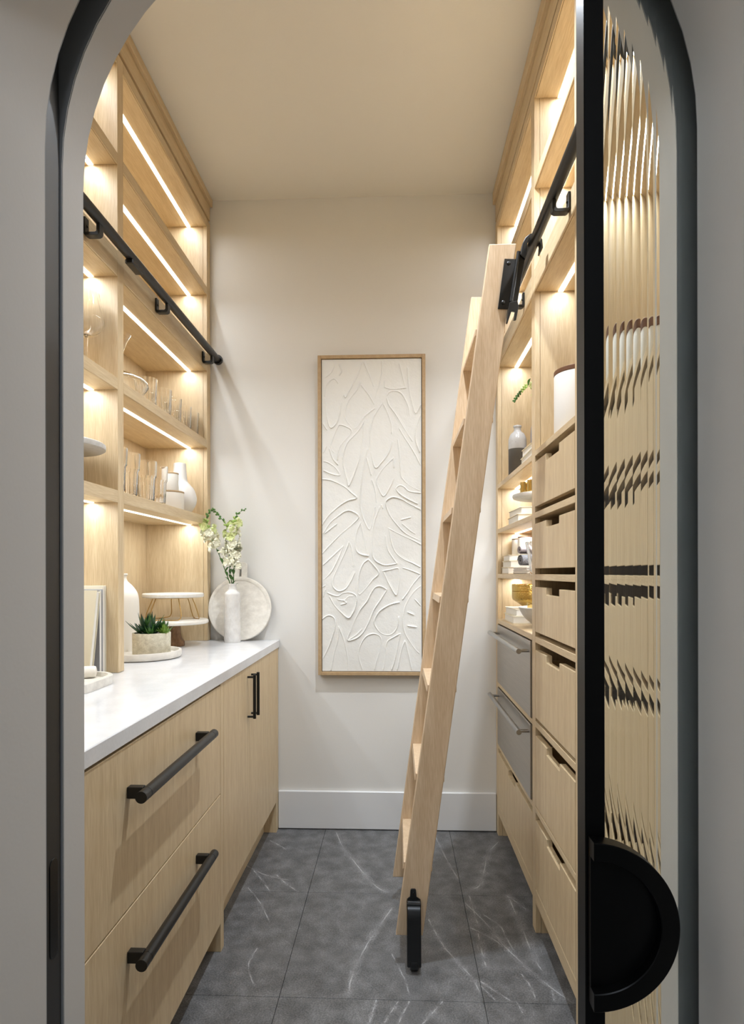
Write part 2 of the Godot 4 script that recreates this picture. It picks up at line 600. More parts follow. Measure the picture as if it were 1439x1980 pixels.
func part(called: String, shape, material: String, parent: Node) -> MeshInstance3D:
	# shapes are drawn in room coordinates; the part takes off the place of the thing it belongs to
	var o := MeshInstance3D.new()
	o.name = called
	o.mesh = shape if shape is Mesh else shape.commit()
	o.material_override = mats[material]
	parent.add_child(o, true)
	if not parent is MeshInstance3D:
		o.position = -(parent as Node3D).position
	return o


func whole(called: String, shape, material: String, at: Vector3, label: String, category: String, group := "") -> MeshInstance3D:
	var o := MeshInstance3D.new()
	o.name = numbered(called)
	o.mesh = shape if shape is Mesh else shape.commit()
	o.material_override = mats[material]
	add_child(o)
	o.position = at
	tag(o, label, category, group)
	return o


func struct(called: String, shape, material: String, label := "", parent: Node = self) -> MeshInstance3D:
	var o := MeshInstance3D.new()
	o.name = called
	o.mesh = shape if shape is Mesh else shape.commit()
	o.material_override = mats[material]
	parent.add_child(o, true)
	if parent == self:
		o.set_meta("kind", "structure")
		o.set_meta("label", label)
	return o


# ---------------------------------------------------------------- the room

func arch_wall(z0: float, z1: float, x0: float, x1: float, grow := 0.0, inner_only := false, width := 0.0, right := XR) -> SurfaceTool:
	# a wall with the arched opening cut out of it; inner_only gives just a band of that width round the opening
	var l := XL - grow
	var r := right + grow
	var mid := (l + r) / 2.0
	var rad := (r - l) / 2.0
	var poly := PackedVector2Array()
	var arc := PackedVector2Array()
	for k in 33:
		var t := PI - PI * k / 32.0
		arc.append(Vector2(mid + cos(t) * rad, SPRING + sin(t) * rad))
	if inner_only:
		poly.append(Vector2(l, 0.0))
		poly.append_array(arc)
		poly.append(Vector2(r, 0.0))
		poly.append(Vector2(r + width, 0.0))
		for k in 33:
			var t := PI * k / 32.0
			poly.append(Vector2(mid + cos(t) * (rad + width), SPRING + sin(t) * (rad + width)))
		poly.append(Vector2(l - width, 0.0))
	else:
		poly.append(Vector2(x0, 0.0))
		poly.append(Vector2(l, 0.0))
		poly.append_array(arc)
		poly.append(Vector2(r, 0.0))
		poly.append(Vector2(x1, 0.0))
		poly.append(Vector2(x1, CEIL))
		poly.append(Vector2(x0, CEIL))
	return prism(start(), poly, z0, z1)


func build_room() -> void:
	var floor_slab := struct("floor", box(Vector3(-2.6, -0.12, -3.2), Vector3(2.6, -0.0085, 3.2)), "grout", "grey porcelain tile floor with pale veins")
	# tiles of 60 cm with 2 mm joints; whole ones as far as the wall, and the ones under the cabinets left out
	var xs := [-0.95, -0.35, 0.25, 0.85]
	var row := 0
	for i in 3:
		for k in 10:
			var z1 := -2.4235 + 0.6015 * k
			var z0 := maxf(z1 - 0.6015, BACK + 0.002)
			struct("tile", box(Vector3(xs[i] + 0.0007, -0.0085, z0 + 0.0007), Vector3(xs[i + 1] - 0.0007, 0.0, z1 - 0.0007), 0.0005), "tile_stone", "", floor_slab)
	struct("ceiling", box(Vector3(-2.6, CEIL, -3.2), Vector3(2.6, CEIL + 0.12, 3.2)), "ceiling_paint", "smooth warm white pantry ceiling")
	struct("wall_back", box(Vector3(-1.4, 0, BACK - 0.12), Vector3(1.2, CEIL, BACK)), "wall_paint", "off-white end wall of the pantry behind the relief picture")
	struct("wall_left", box(Vector3(-1.37, 0, BACK), Vector3(-1.245, CEIL, -0.975)), "wall_paint", "off-white wall behind the left shelving")
	struct("wall_right", box(Vector3(1.0, 0, BACK), Vector3(1.12, CEIL, -0.975)), "wall_paint", "off-white wall behind the right cabinets")
	struct("wall_front", arch_wall(-0.866, -0.66, -2.6, 2.6), "jamb_paint", "grey-white arched wall, kitchen side of the door pocket")
	struct("wall_inner", arch_wall(-0.975, -0.914, -2.6, 2.6, 0.0, false, 0.0, 0.402), "jamb_paint", "grey-white arched wall, pantry side of the door pocket")
	struct("wall_kitchen_left", box(Vector3(-2.7, 0, -0.975), Vector3(-2.6, CEIL, 3.2)), "wall_paint", "kitchen wall left of the camera")
	struct("wall_kitchen_right", box(Vector3(2.6, 0, -0.975), Vector3(2.7, CEIL, 3.2)), "wall_paint", "kitchen wall right of the camera")
	struct("wall_kitchen_behind", box(Vector3(-2.6, 0, 3.2), Vector3(2.6, CEIL, 3.3)), "wall_paint", "kitchen wall behind the camera")
	# the skirting: a plain tall board with an eased top edge, standing a hair above the tiles
	struct("baseboard_back", box(Vector3(CF + 0.001, 0.004, BACK), Vector3(RF - 0.002, 0.187, BACK + 0.016), 0.003), "trim_paint", "tall plain white baseboard on the end wall")
	# crown: a fascia board and a flat cap on each side
	var t1 := struct("trim_1", box(Vector3(LF - 0.02, 2.979, -3.028), Vector3(LF, 3.045, -0.985), 0.001), "maple_z", "pale maple crown over the left shelving")
	struct("cap", box(Vector3(LF - 0.03, 3.0455, -3.028), Vector3(LF + 0.0135, 3.079, -0.985), 0.0015), "maple_z", "", t1)
	struct("reveal", box(Vector3(LF - 0.03, 2.9635, -3.028), Vector3(LF - 0.012, 2.9785, -0.985)), "maple_z", "", t1)
	var t2 := struct("trim_2", box(Vector3(RF, 2.94, -3.028), Vector3(RF + 0.02, 3.022, -0.985), 0.001), "maple_z", "pale maple crown over the right cabinets")
	struct("cap", box(Vector3(RF - 0.0135, 3.0225, -3.028), Vector3(RF + 0.03, 3.079, -0.985), 0.0015), "maple_z", "", t2)
	struct("reveal", box(Vector3(RF + 0.012, 2.9285, -3.028), Vector3(RF + 0.03, 2.9395, -0.985)), "maple_z", "", t2)


func build_doors() -> void:
	# the black lining of the pocket, on the two faces that look into it
	var lining := struct("trim_3", arch_wall(-0.9135, -0.9115, 0, 0, 0.0005, true, 0.10, 0.402), "pocket_black", "black lining inside the arched pocket-door slot")
	struct("lining_face", arch_wall(-0.8685, -0.8665, 0, 0, 0.0005, true, 0.10), "pocket_black", "", lining)
	# right leaf, pulled a little out of its pocket
	var d1 := Node3D.new()
	d1.name = "door_1"
	add_child(d1)
	d1.set_meta("kind", "structure")
	d1.set_meta("label", "black framed reeded glass pocket door half drawn from the right")
	struct("stile", box(Vector3(0.259, 0.012, -0.9095), Vector3(0.286, 2.50, -0.8715), 0.0012), "stile_black", "", d1)
	struct("bottom_rail", box(Vector3(0.2865, 0.012, -0.9085), Vector3(0.72, 0.11, -0.8725), 0.001), "black_metal", "", d1)
	struct("top_rail", box(Vector3(0.2865, 2.43, -0.9085), Vector3(0.72, 2.50, -0.8725), 0.001), "black_metal", "", d1)
	struct("end_stile", box(Vector3(0.7205, 0.012, -0.9095), Vector3(0.748, 2.50, -0.8715), 0.001), "black_metal", "", d1)
	struct("glass", reeded_pane(0.2866, 0.7195, 0.111, 2.429), "reeded_glass", "", d1)
	# half-moon pull: a shallow dish with a broad flat rim
	var pull := start()
	var mid := Vector2(0.2625, 0.7735)
	var rim := PackedVector2Array()
	for k in 41:
		var t := -PI / 2 + PI * k / 40.0
		rim.append(mid + Vector2(cos(t), sin(t)) * 0.1135)
	for k in 41:
		var t := PI / 2 - PI * k / 40.0
		rim.append(mid + Vector2(cos(t), sin(t)) * 0.089)
	prism(pull, rim, -0.8714, -0.844, 0.0012)
	var h := struct("handle", pull, "stile_black", "", d1)
	var dish := PackedVector2Array()
	for k in 41:
		var t := -PI / 2 + PI * k / 40.0
		dish.append(mid + Vector2(cos(t), sin(t)) * 0.0888)
	struct("handle_dish", prism(start(), dish, -0.8714, -0.860), "stile_black", "", h)
	# left leaf, wholly in its pocket: only its edge shows, with a flush finger pull
	var d2 := Node3D.new()
	d2.name = "door_2"
	add_child(d2)
	d2.set_meta("kind", "structure")
	d2.set_meta("label", "edge of the black left pocket door with an oval finger pull")
	struct("stile", box(Vector3(-0.55, 0.012, -0.9095), Vector3(-0.503, 2.50, -0.8705), 0.0012), "door_black", "", d2)
	struct("glass", reeded_pane(-0.96, -0.551, 0.012, 2.5), "reeded_glass", "", d2)
	xf = Transform3D(Basis(Vector3(0, 0, 1), Vector3(0, 1, 0), Vector3(1, 0, 0)), Vector3.ZERO)
	var slot := PackedVector2Array()
	for k in 13:
		var t := PI * k / 12.0
		slot.append(Vector2(-0.890 + cos(t) * 0.0105, 0.823 + sin(t) * 0.0105))
	for k in 13:
		var t := PI + PI * k / 12.0
		slot.append(Vector2(-0.890 + cos(t) * 0.0105, 0.698 + sin(t) * 0.0105))
	struct("finger_pull", prism(start(), slot, -0.5035, -0.5018, 0.0006), "black_gloss", "", d2)
	xf = Transform3D.IDENTITY


func reeded_pane(x0: float, x1: float, y0: float, y1: float) -> SurfaceTool:
	# flat towards the pantry, a row of shallow flutes towards the kitchen
	var st := start()
	var pitch := 0.0112
	var back := -0.8945
	var base := -0.8895
	var count := int(round((x1 - x0) / pitch))
	pitch = (x1 - x0) / count
	var sag := 0.00034
	var rad := (pitch * pitch / 4.0 + sag * sag) / (2.0 * sag)
	var half := asin(pitch / 2.0 / rad)
	var steps := 10
	for k in count:
		var cx := x0 + pitch * (k + 0.5)
		for s in steps:
			var a := -half + 2.0 * half * s / steps
			var b := -half + 2.0 * half * (s + 1) / steps
			var pa := Vector3(cx + sin(a) * rad, 0, base + sag + rad - cos(a) * rad)
			var pb := Vector3(cx + sin(b) * rad, 0, base + sag + rad - cos(b) * rad)
			var na := Vector3(-sin(a), 0, cos(a))
			var nb := Vector3(-sin(b), 0, cos(b))
			var lo := Vector3(0, y0, 0)
			var hi := Vector3(0, y1, 0)
			quad4(st, pa + lo, pb + lo, pb + hi, pa + hi, na, nb, nb, na)
			for e in [[y0, -1.0], [y1, 1.0]]:
				var up := Vector3(0, e[0], 0)
				quad(st, pa + up, pb + up, Vector3(pb.x, e[0], back), Vector3(pa.x, e[0], back), Vector3(0, e[1], 0))
	quad(st, Vector3(x0, y0, back), Vector3(x1, y0, back), Vector3(x1, y1, back), Vector3(x0, y1, back), Vector3(0, 0, -1))
	quad(st, Vector3(x0, y0, back), Vector3(x0, y1, back), Vector3(x0, y1, base), Vector3(x0, y0, base), Vector3(-1, 0, 0))
	quad(st, Vector3(x1, y0, back), Vector3(x1, y1, back), Vector3(x1, y1, base), Vector3(x1, y0, base), Vector3(1, 0, 0))
	return st


func pantry_lights() -> void:
	# a recessed ceiling light, just nearer the door than the picture shows
	var spots := [Vector3(0.10, CEIL, -1.87)]
	for p in spots:
		var t := thing("ceiling_light", "round recessed ceiling light with a slim white ring", "lamp", p)
		var ring := lathe(start(), v2([0.047, -0.001, 0.047, -0.006, 0.050, -0.008, 0.062, -0.006, 0.065, -0.001]), p, 40)
		part("trim_ring", ring, "trim_paint", t)
		part("lamp_lens", lathe(start(), v2([0.0, -0.004, 0.0465, -0.004, 0.0465, -0.001, 0.0, -0.001]), p, 32), "pot_glow", t)
		var l := SpotLight3D.new()
		l.name = "lamp_light"
		l.position = Vector3(0, -0.02, 0)
		l.rotation_degrees = Vector3(-90, 0, 0)
		l.spot_angle = 60.0
		l.spot_angle_attenuation = 1.0
		l.spot_range = 12.0
		l.spot_attenuation = 2.0
		l.light_color = POT_COLOR
		l.light_energy = 2.9
		l.light_size = 0.03
		l.shadow_enabled = true
		t.add_child(l)
	var panel := thing("kitchen_ceiling_panel", "square flat ceiling light of the kitchen", "lamp", Vector3(-0.3, CEIL, 1.5))
	part("frame", box(Vector3(-0.92, CEIL - 0.05, 0.88), Vector3(0.32, CEIL - 0.001, 2.12), 0.003), "trim_paint", panel)
	part("lamp_panel", box(Vector3(-0.9, CEIL - 0.053, 0.9), Vector3(0.3, CEIL - 0.0505, 2.1)), "pot_glow", panel)


# ---------------------------------------------------------------- cabinets

func led_strip(x: float, y: float, z0: float, z1: float, board: Node) -> void:
	# a milky strip let into the underside of a board, and the light it gives
	part("light_strip", box(Vector3(x - 0.0085, y - 0.0015, z0), Vector3(x + 0.0085, y + 0.002, z1)), "led_glow", board)
	var l := AreaLight3D.new()
	l.name = "strip_light"
	l.area_size = Vector2(0.016, absf(z1 - z0) - 0.01)
	l.light_color = LED_COLOR
	l.light_energy = LED_POWER * absf(z1 - z0)
	l.area_range = 12.0
	l.shadow_enabled = true
	board.add_child(l, true)
	l.rotation_degrees = Vector3(-90, 0, 0)
	l.position = Vector3(x, y - 0.0035, (z0 + z1) / 2.0)


func board(called: String, x_front: float, x_back: float, y0: float, y1: float, z0: float, z1: float, parent: Node, led := 0.0, edge_top := 0.0) -> MeshInstance3D:
	# a shelf with a separate front edge; led is the x of a light strip under it
	var s := signf(x_back - x_front)
	var b := part(called, box(Vector3(x_front + s * 0.0052, y0 + 0.0006, z0), Vector3(x_back, y1, z1)), "maple_z", parent)
	part("shelf_edge", box(Vector3(x_front, y0, z0), Vector3(x_front + s * 0.004, edge_top if edge_top > 0 else y1, z1), 0.0009), "maple_z", b)
	if led != 0.0:
		led_strip(led, y0, z0 + 0.001, z1 - 0.001, b)
	return b


func upright(x_front: float, x_back: float, y0: float, y1: float, z0: float, z1: float, parent: Node, seam := true) -> MeshInstance3D:
	if not seam:
		return part("side_panel", box(Vector3(x_front, y0, z0), Vector3(x_back, y1, z1), 0.0009), "maple_v", parent)
	var s := signf(x_back - x_front)
	var b := part("side_panel", box(Vector3(x_front + s * 0.020, y0, z0), Vector3(x_back, y1, z1)), "maple_v", parent)
	part("stile", box(Vector3(x_front, y0, z0), Vector3(x_front + s * 0.019, y1, z1), 0.0009), "maple_v", b)
	return b


func left_side() -> void:
	# two bays of open shelving above the worktop
	var bays := [
		["pale maple shelving bay at the end wall, holding tumblers and the cake stands", -2.9755, -2.0565, [[-3.028, -2.9765], [-2.0555, -2.0125]]],
		["pale maple shelving bay beside the door, holding the wine glass and the books", -2.0115, -1.06, [[-1.059, -0.99]]]]
	for b in bays:
		var z0: float = b[1]
		var z1: float = b[2]
		var t := thing("shelving_unit", b[0], "shelves", Vector3(LF, TOP, (z0 + z1) / 2.0), "maple shelving bays over the worktop")
		part("back_panel", box(Vector3(LB - 0.012, TOP + 0.001, z0), Vector3(LB, 2.945, z1)), "maple_v", t)
		for u in b[3]:
			upright(LF, LB - 0.012, TOP + 0.001, 2.963, u[0], u[1], t, u[0] < -2.5)
		board("top_panel", LF, LB + 0.001, 2.925, 2.945, z0, z1, t, -1.006, 2.963)
		board("shelf", LF, LB + 0.001, 2.594, 2.632, z0, z1, t, -1.006)
		board("shelf", LF, LB + 0.001, 2.226, 2.264, z0, z1, t, -1.006, 2.309)
		board("shelf", LF, LB + 0.001, 1.853, 1.891, z0, z1, t, -1.006)
		board("shelf", LF, LB + 0.001, 1.482, 1.522, z0, z1, t, -1.006)
	whole("worktop", box(Vector3(-1.242, TOP - 0.036, -3.028) - Vector3(-0.9, TOP, -2.0), Vector3(-0.578, TOP, -0.985) - Vector3(-0.9, TOP, -2.0), 0.002), "quartz", Vector3(-0.9, TOP, -2.0), "long white quartz worktop over the left base cabinets", "worktop")
	# drawers nearer the door
	var d := thing("drawer_cabinet", "maple base cabinet of two wide drawers with long black bar pulls", "cabinet", Vector3(-0.85, 0, -1.55))
	part("body", box(Vector3(-1.2, 0.10, -2.029), Vector3(CF - 0.022, 0.872, -1.055)), "maple_z", d)
	part("toe_board", box(Vector3(-0.66, 0.002, -2.029), Vector3(-0.643, 0.098, -1.0)), "maple_z", d)
	part("end_panel", box(Vector3(-1.2, 0.0, -2.0645), Vector3(CF, 0.884, -2.0305), 0.0008), "maple_v", d)
	for row in [[0.5235, 0.877, 0.776], [0.0945, 0.520, 0.421]]:
		var f := part("drawer", box(Vector3(CF - 0.020, row[0], -2.0285), Vector3(CF, row[1], -1.055), 0.0012), "maple_v", d)
		var bar := start()
		tube(bar, [Vector3(-0.541, row[2], -1.292), Vector3(-0.541, row[2], -1.30), Vector3(-0.541, row[2], -1.80), Vector3(-0.541, row[2], -1.818)], 0.0128, 24)
		var pull := part("handle", bar, "black_metal", f)
		for z in [-1.327, -1.785]:
			part("handle_foot", box(Vector3(CF + 0.0002, row[2] - 0.0125, z - 0.009), Vector3(-0.549, row[2] + 0.0125, z + 0.009), 0.001), "black_metal", f)
		for z in [-1.322, -1.788]:
			part("handle_collar", tube(start(), [Vector3(-0.541, row[2], z - 0.001), Vector3(-0.541, row[2], z + 0.001)], 0.0131, 24), "black_gloss", f)
	# doors at the end wall
	var c := thing("door_cabinet", "maple base cabinet with two narrow doors and upright black pulls", "cabinet", Vector3(-0.85, 0, -2.55))
	part("body", box(Vector3(-1.2, 0.15, -2.970), Vector3(CF - 0.022, 0.882, -2.068)), "maple_z", c)
	part("toe_board", box(Vector3(-0.66, 0.002, -2.970), Vector3(-0.643, 0.148, -2.066)), "maple_z", c)
	part("end_panel", box(Vector3(-1.2, 0.0, -3.026), Vector3(CF, 0.884, -2.9725), 0.0008), "maple_v", c)
	part("filler", box(Vector3(CF - 0.02, 0.147, -2.9705), Vector3(CF, 0.8845, -2.8225), 0.0008), "maple_v", c)
	for row in [[-2.4325, -2.067, -2.401], [-2.8200, -2.4345, -2.464]]:
		var f := part("cabinet_door", box(Vector3(CF - 0.020, 0.147, row[0]), Vector3(CF, 0.8835, row[1]), 0.001), "maple_v", c)
		part("handle", tube(start(), [Vector3(-0.5555, 0.683, row[2]), Vector3(-0.5555, 0.853, row[2])], 0.0062, 20), "black_metal", f)
		for y in [0.690, 0.844]:
			part("handle_foot", tube(start(), [Vector3(CF + 0.0002, y, row[2]), Vector3(-0.556, y, row[2])], 0.0042, 14), "black_metal", f)


func drawer_front(y0: float, y1: float, z0: float, z1: float, n0: float, n1: float, parent: Node) -> void:
	# a front with a finger notch in its top edge, and the open box behind it
	var d := 0.0225
	var r := 0.004
	xf = facing_x()
	var poly := PackedVector2Array([Vector2(z0, y0), Vector2(z1, y0), Vector2(z1, y1), Vector2(n1, y1), Vector2(n1, y1 - d + r), Vector2(n1 - r * 0.3, y1 - d + r * 0.3), Vector2(n1 - r, y1 - d),
		Vector2(n0 + r, y1 - d), Vector2(n0 + r * 0.3, y1 - d + r * 0.3), Vector2(n0, y1 - d + r), Vector2(n0, y1), Vector2(z0, y1)])
	var f := part("drawer", prism(start(), poly, RF, RF + 0.019, 0.0009), "maple_v", parent)
	xf = Transform3D.IDENTITY
	var bxs := start()
	var top := y1 - 0.035
	bx(bxs, Vector3(RF + 0.0195, y0 + 0.008, z0 + 0.012), Vector3(RF + 0.46, y0 + 0.020, z1 - 0.012))
	bx(bxs, Vector3(RF + 0.0195, y0 + 0.0205, z0 + 0.012), Vector3(RF + 0.46, top, z0 + 0.024))
	bx(bxs, Vector3(RF + 0.0195, y0 + 0.0205, z1 - 0.024), Vector3(RF + 0.46, top, z1 - 0.012))
	bx(bxs, Vector3(RF + 0.448, y0 + 0.0205, z0 + 0.0245), Vector3(RF + 0.46, top, z1 - 0.0245))
	part("drawer_box", bxs, "maple_z", f)


func rail(y0: float, y1: float, z0: float, z1: float, parent: Node) -> MeshInstance3D:
	# a divider board between drawers
	return board("divider", RF, RF + 0.47, y0, y1, z0, z1, parent)


func tall_unit(label: String, z0: float, z1: float, uprights: Array, drawers: bool) -> Node3D:
	var t := thing("tall_cabinet", label, "cabinet", Vector3(RF, 0, (z0 + z1) / 2.0), "tall maple cabinets along the right side")
	for u in uprights:
		upright(RF, RF + 0.49, 0.0, 2.928, u[0], u[1], t)
	part("back_panel", box(Vector3(RBACK, 1.01, z0), Vector3(RBACK + 0.012, 2.91, z1)) if not drawers else box(Vector3(RBACK, 1.672, z0), Vector3(RBACK + 0.012, 2.91, z1)), "maple_v", t)
	part("lower_back", box(Vector3(RF + 0.475, 0.11, z0), Vector3(RF + 0.487, 1.006 if not drawers else 1.65, z1)), "maple_v", t)
	var led := RF + 0.0895
	board("top_panel", RF, RBACK - 0.001, 2.890, 2.910, z0, z1, t, led, 2.928)
	board("shelf", RF, RBACK - 0.001, 2.579, 2.618, z0, z1, t, led)
	board("shelf", RF, RBACK - 0.001, 2.221, 2.259, z0, z1, t, led, 2.298)
	var b := part("bottom_board", box(Vector3(RF + 0.02, 0.135, z0), Vector3(RF + 0.47, 0.153, z1)), "maple_z", t)
	part("bottom_rail", box(Vector3(RF, 0.105, z0), Vector3(RF + 0.019, 0.153, z1), 0.0009), "maple_z", b)
	part("toe_board", box(Vector3(RF + 0.07, 0.002, z0), Vector3(RF + 0.087, 0.134, z1)), "maple_z", t)
	if drawers:
		board("shelf", RF, RF + 0.47, 1.651, 1.671, z0, z1, t)
		for y in [[1.437, 1.457], [1.223, 1.243], [1.007, 1.028], [0.714, 0.7355], [0.419, 0.4385]]:
			rail(y[0], y[1], z0, z1, t)
		var mid := (z0 + z1) / 2.0 + 0.0
		for y in [[1.476, 1.631], [1.263, 1.417], [1.0445, 1.199], [0.747, 0.981], [0.4425, 0.685], [0.156, 0.392]]:
			drawer_front(y[0], y[1], z0 + 0.0025, z1 - 0.0025, mid - 0.082, mid + 0.078, t)
	return t


func right_side() -> void:
	var far := tall_unit("tall maple cabinet at the end wall with steel drawers below lit shelves", -2.9745, -2.2275, [[-3.028, -2.9755], [-2.2265, -2.178]], false)
	for y in [[1.645, 1.666], [1.434, 1.454], [1.222, 1.242]]:
		board("shelf", RF, RBACK - 0.001, y[0], y[1], -2.9745, -2.2275, far, RF + 0.0895)
	board("shelf", RF, RF + 0.47, 1.0085, 1.030, -2.9745, -2.2275, far)
	rail(0.711, 0.7295, -2.9745, -2.2275, far)
	rail(0.419, 0.4375, -2.9745, -2.2275, far)
	drawer_front(0.156, 0.3965, -2.972, -2.230, -2.7035, -2.5505, far)
	tall_unit("tall maple cabinet of notched drawers between the ladder and the glass door", -2.177, -1.691, [[-1.690, -1.645]], true)
	tall_unit("tall maple cabinet of notched drawers seen only through the reeded glass", -1.644, -1.17, [[-1.169, -1.12]], true)
	# two steel warming drawers, alike but for their height
	var i := 0
	for y in [[0.7315, 1.0035, 0.967, "upper brushed steel built-in drawer with a round bar handle"], [0.4395, 0.7065, 0.677, "lower brushed steel built-in drawer, just above the notched maple drawer"]]:
		var t := thing("steel_drawer", y[3], "appliance", Vector3(RF, y[0], -2.6), "steel built-in drawers")
		part("front", box(Vector3(RF - 0.004, y[0], -2.9725), Vector3(RF + 0.018, y[1], -2.2415), 0.0012), "steel", t)
		part("housing", box(Vector3(RF + 0.0185, y[0] + 0.004, -2.968), Vector3(RF + 0.46, y[1] - 0.004, -2.236)), "black_metal", t)
		part("handle", tube(start(), [Vector3(0.434, y[2], -2.952), Vector3(0.434, y[2], -2.246)], 0.0095, 24), "steel_bar", t)
		for z in [-2.915, -2.270]:
			part("handle_foot", tube(start(), [Vector3(0.435, y[2], z), Vector3(RF - 0.0042, y[2], z)], 0.0062, 16), "steel_bar", t)
		i += 1


# ---------------------------------------------------------------- ladder, rails, picture

func rail_hook(called: String, x_face: float, x_pipe: float, y: float, z: float, parent: Node) -> void:
	# a flat bar screwed to the board, bent under and up to the pipe
	var s := signf(x_pipe - x_face)
	var w := absf(x_pipe - x_face)
	var outline := v2([0.0005, 0.006, 0.0065, 0.006, 0.0065, -0.036, 0.0075, -0.0385, 0.010, -0.0395, w - 0.010, -0.0395, w - 0.0065, -0.0375, w - 0.0055, -0.034, w - 0.0055, -0.0155,
		w + 0.0055, -0.0155, w + 0.0055, -0.039, w + 0.003, -0.046, w - 0.004, -0.0495, 0.009, -0.0495, 0.003, -0.046, 0.0005, -0.040])
	var poly := PackedVector2Array()
	for p in outline:
		poly.append(Vector2(x_face + s * p.x, y + p.y))
	var h := part(called, prism(start(), poly, z - 0.012, z + 0.012, 0.001), "black_metal", parent)
	xf = Transform3D(Basis(Vector3(0, 0, 1), PI / 2), Vector3(x_face + s * 0.0068, y - 0.018, z))
	part("screw", lathe(start(), v2([0.0, -0.001, 0.0042, -0.001, 0.0036, 0.002, 0.0, 0.003]) if s < 0 else v2([0.0, -0.003, 0.0036, -0.002, 0.0042, 0.001, 0.0, 0.001]), Vector3.ZERO, 16), "black_gloss", h)
	xf = Transform3D.IDENTITY


func rails() -> void:
	var y := 2.288
	var t := thing("ladder_rail", "long black pipe rail on hooks along the left shelving", "rail", Vector3(-0.872, y, -2.0), "black pipe rails for the ladder")
	part("pipe", tube(start(), [Vector3(-0.872, y, -2.995), Vector3(-0.872, y, -2.0), Vector3(-0.872, y, -1.02)], 0.016, 28), "black_metal", t)
	var cap := start()
	xf = Transform3D(Basis(Vector3(1, 0, 0), PI / 2), Vector3(-0.872, y, -3.012))
	lathe(cap, v2([0, 0, 0.0215, 0, 0.0235, 0.003, 0.0235, 0.017, 0.0215, 0.020, 0.0165, 0.020]), Vector3.ZERO, 32)
	xf = Transform3D.IDENTITY
	part("end_cap", cap, "black_metal", t)
	for z in [-1.25, -1.797, -2.339, -2.908]:
		rail_hook("bracket", LF, -0.872, y, z, t)
	part("splice", box(Vector3(-0.886, y - 0.029, -2.078), Vector3(-0.858, y - 0.0125, -1.995), 0.003), "black_metal", t)
	var r := thing("ladder_rail", "black pipe rail along the right cabinets where the ladder hooks on", "rail", Vector3(0.432, y, -2.0), "black pipe rails for the ladder")
	part("pipe", tube(start(), [Vector3(0.432, y, -2.99), Vector3(0.432, y, -2.0), Vector3(0.432, y, -1.02)], 0.016, 28), "black_metal", r)
	for z in [-1.20, -1.737, -2.353, -2.90]:
		rail_hook("bracket", RF, 0.432, y, z, r)


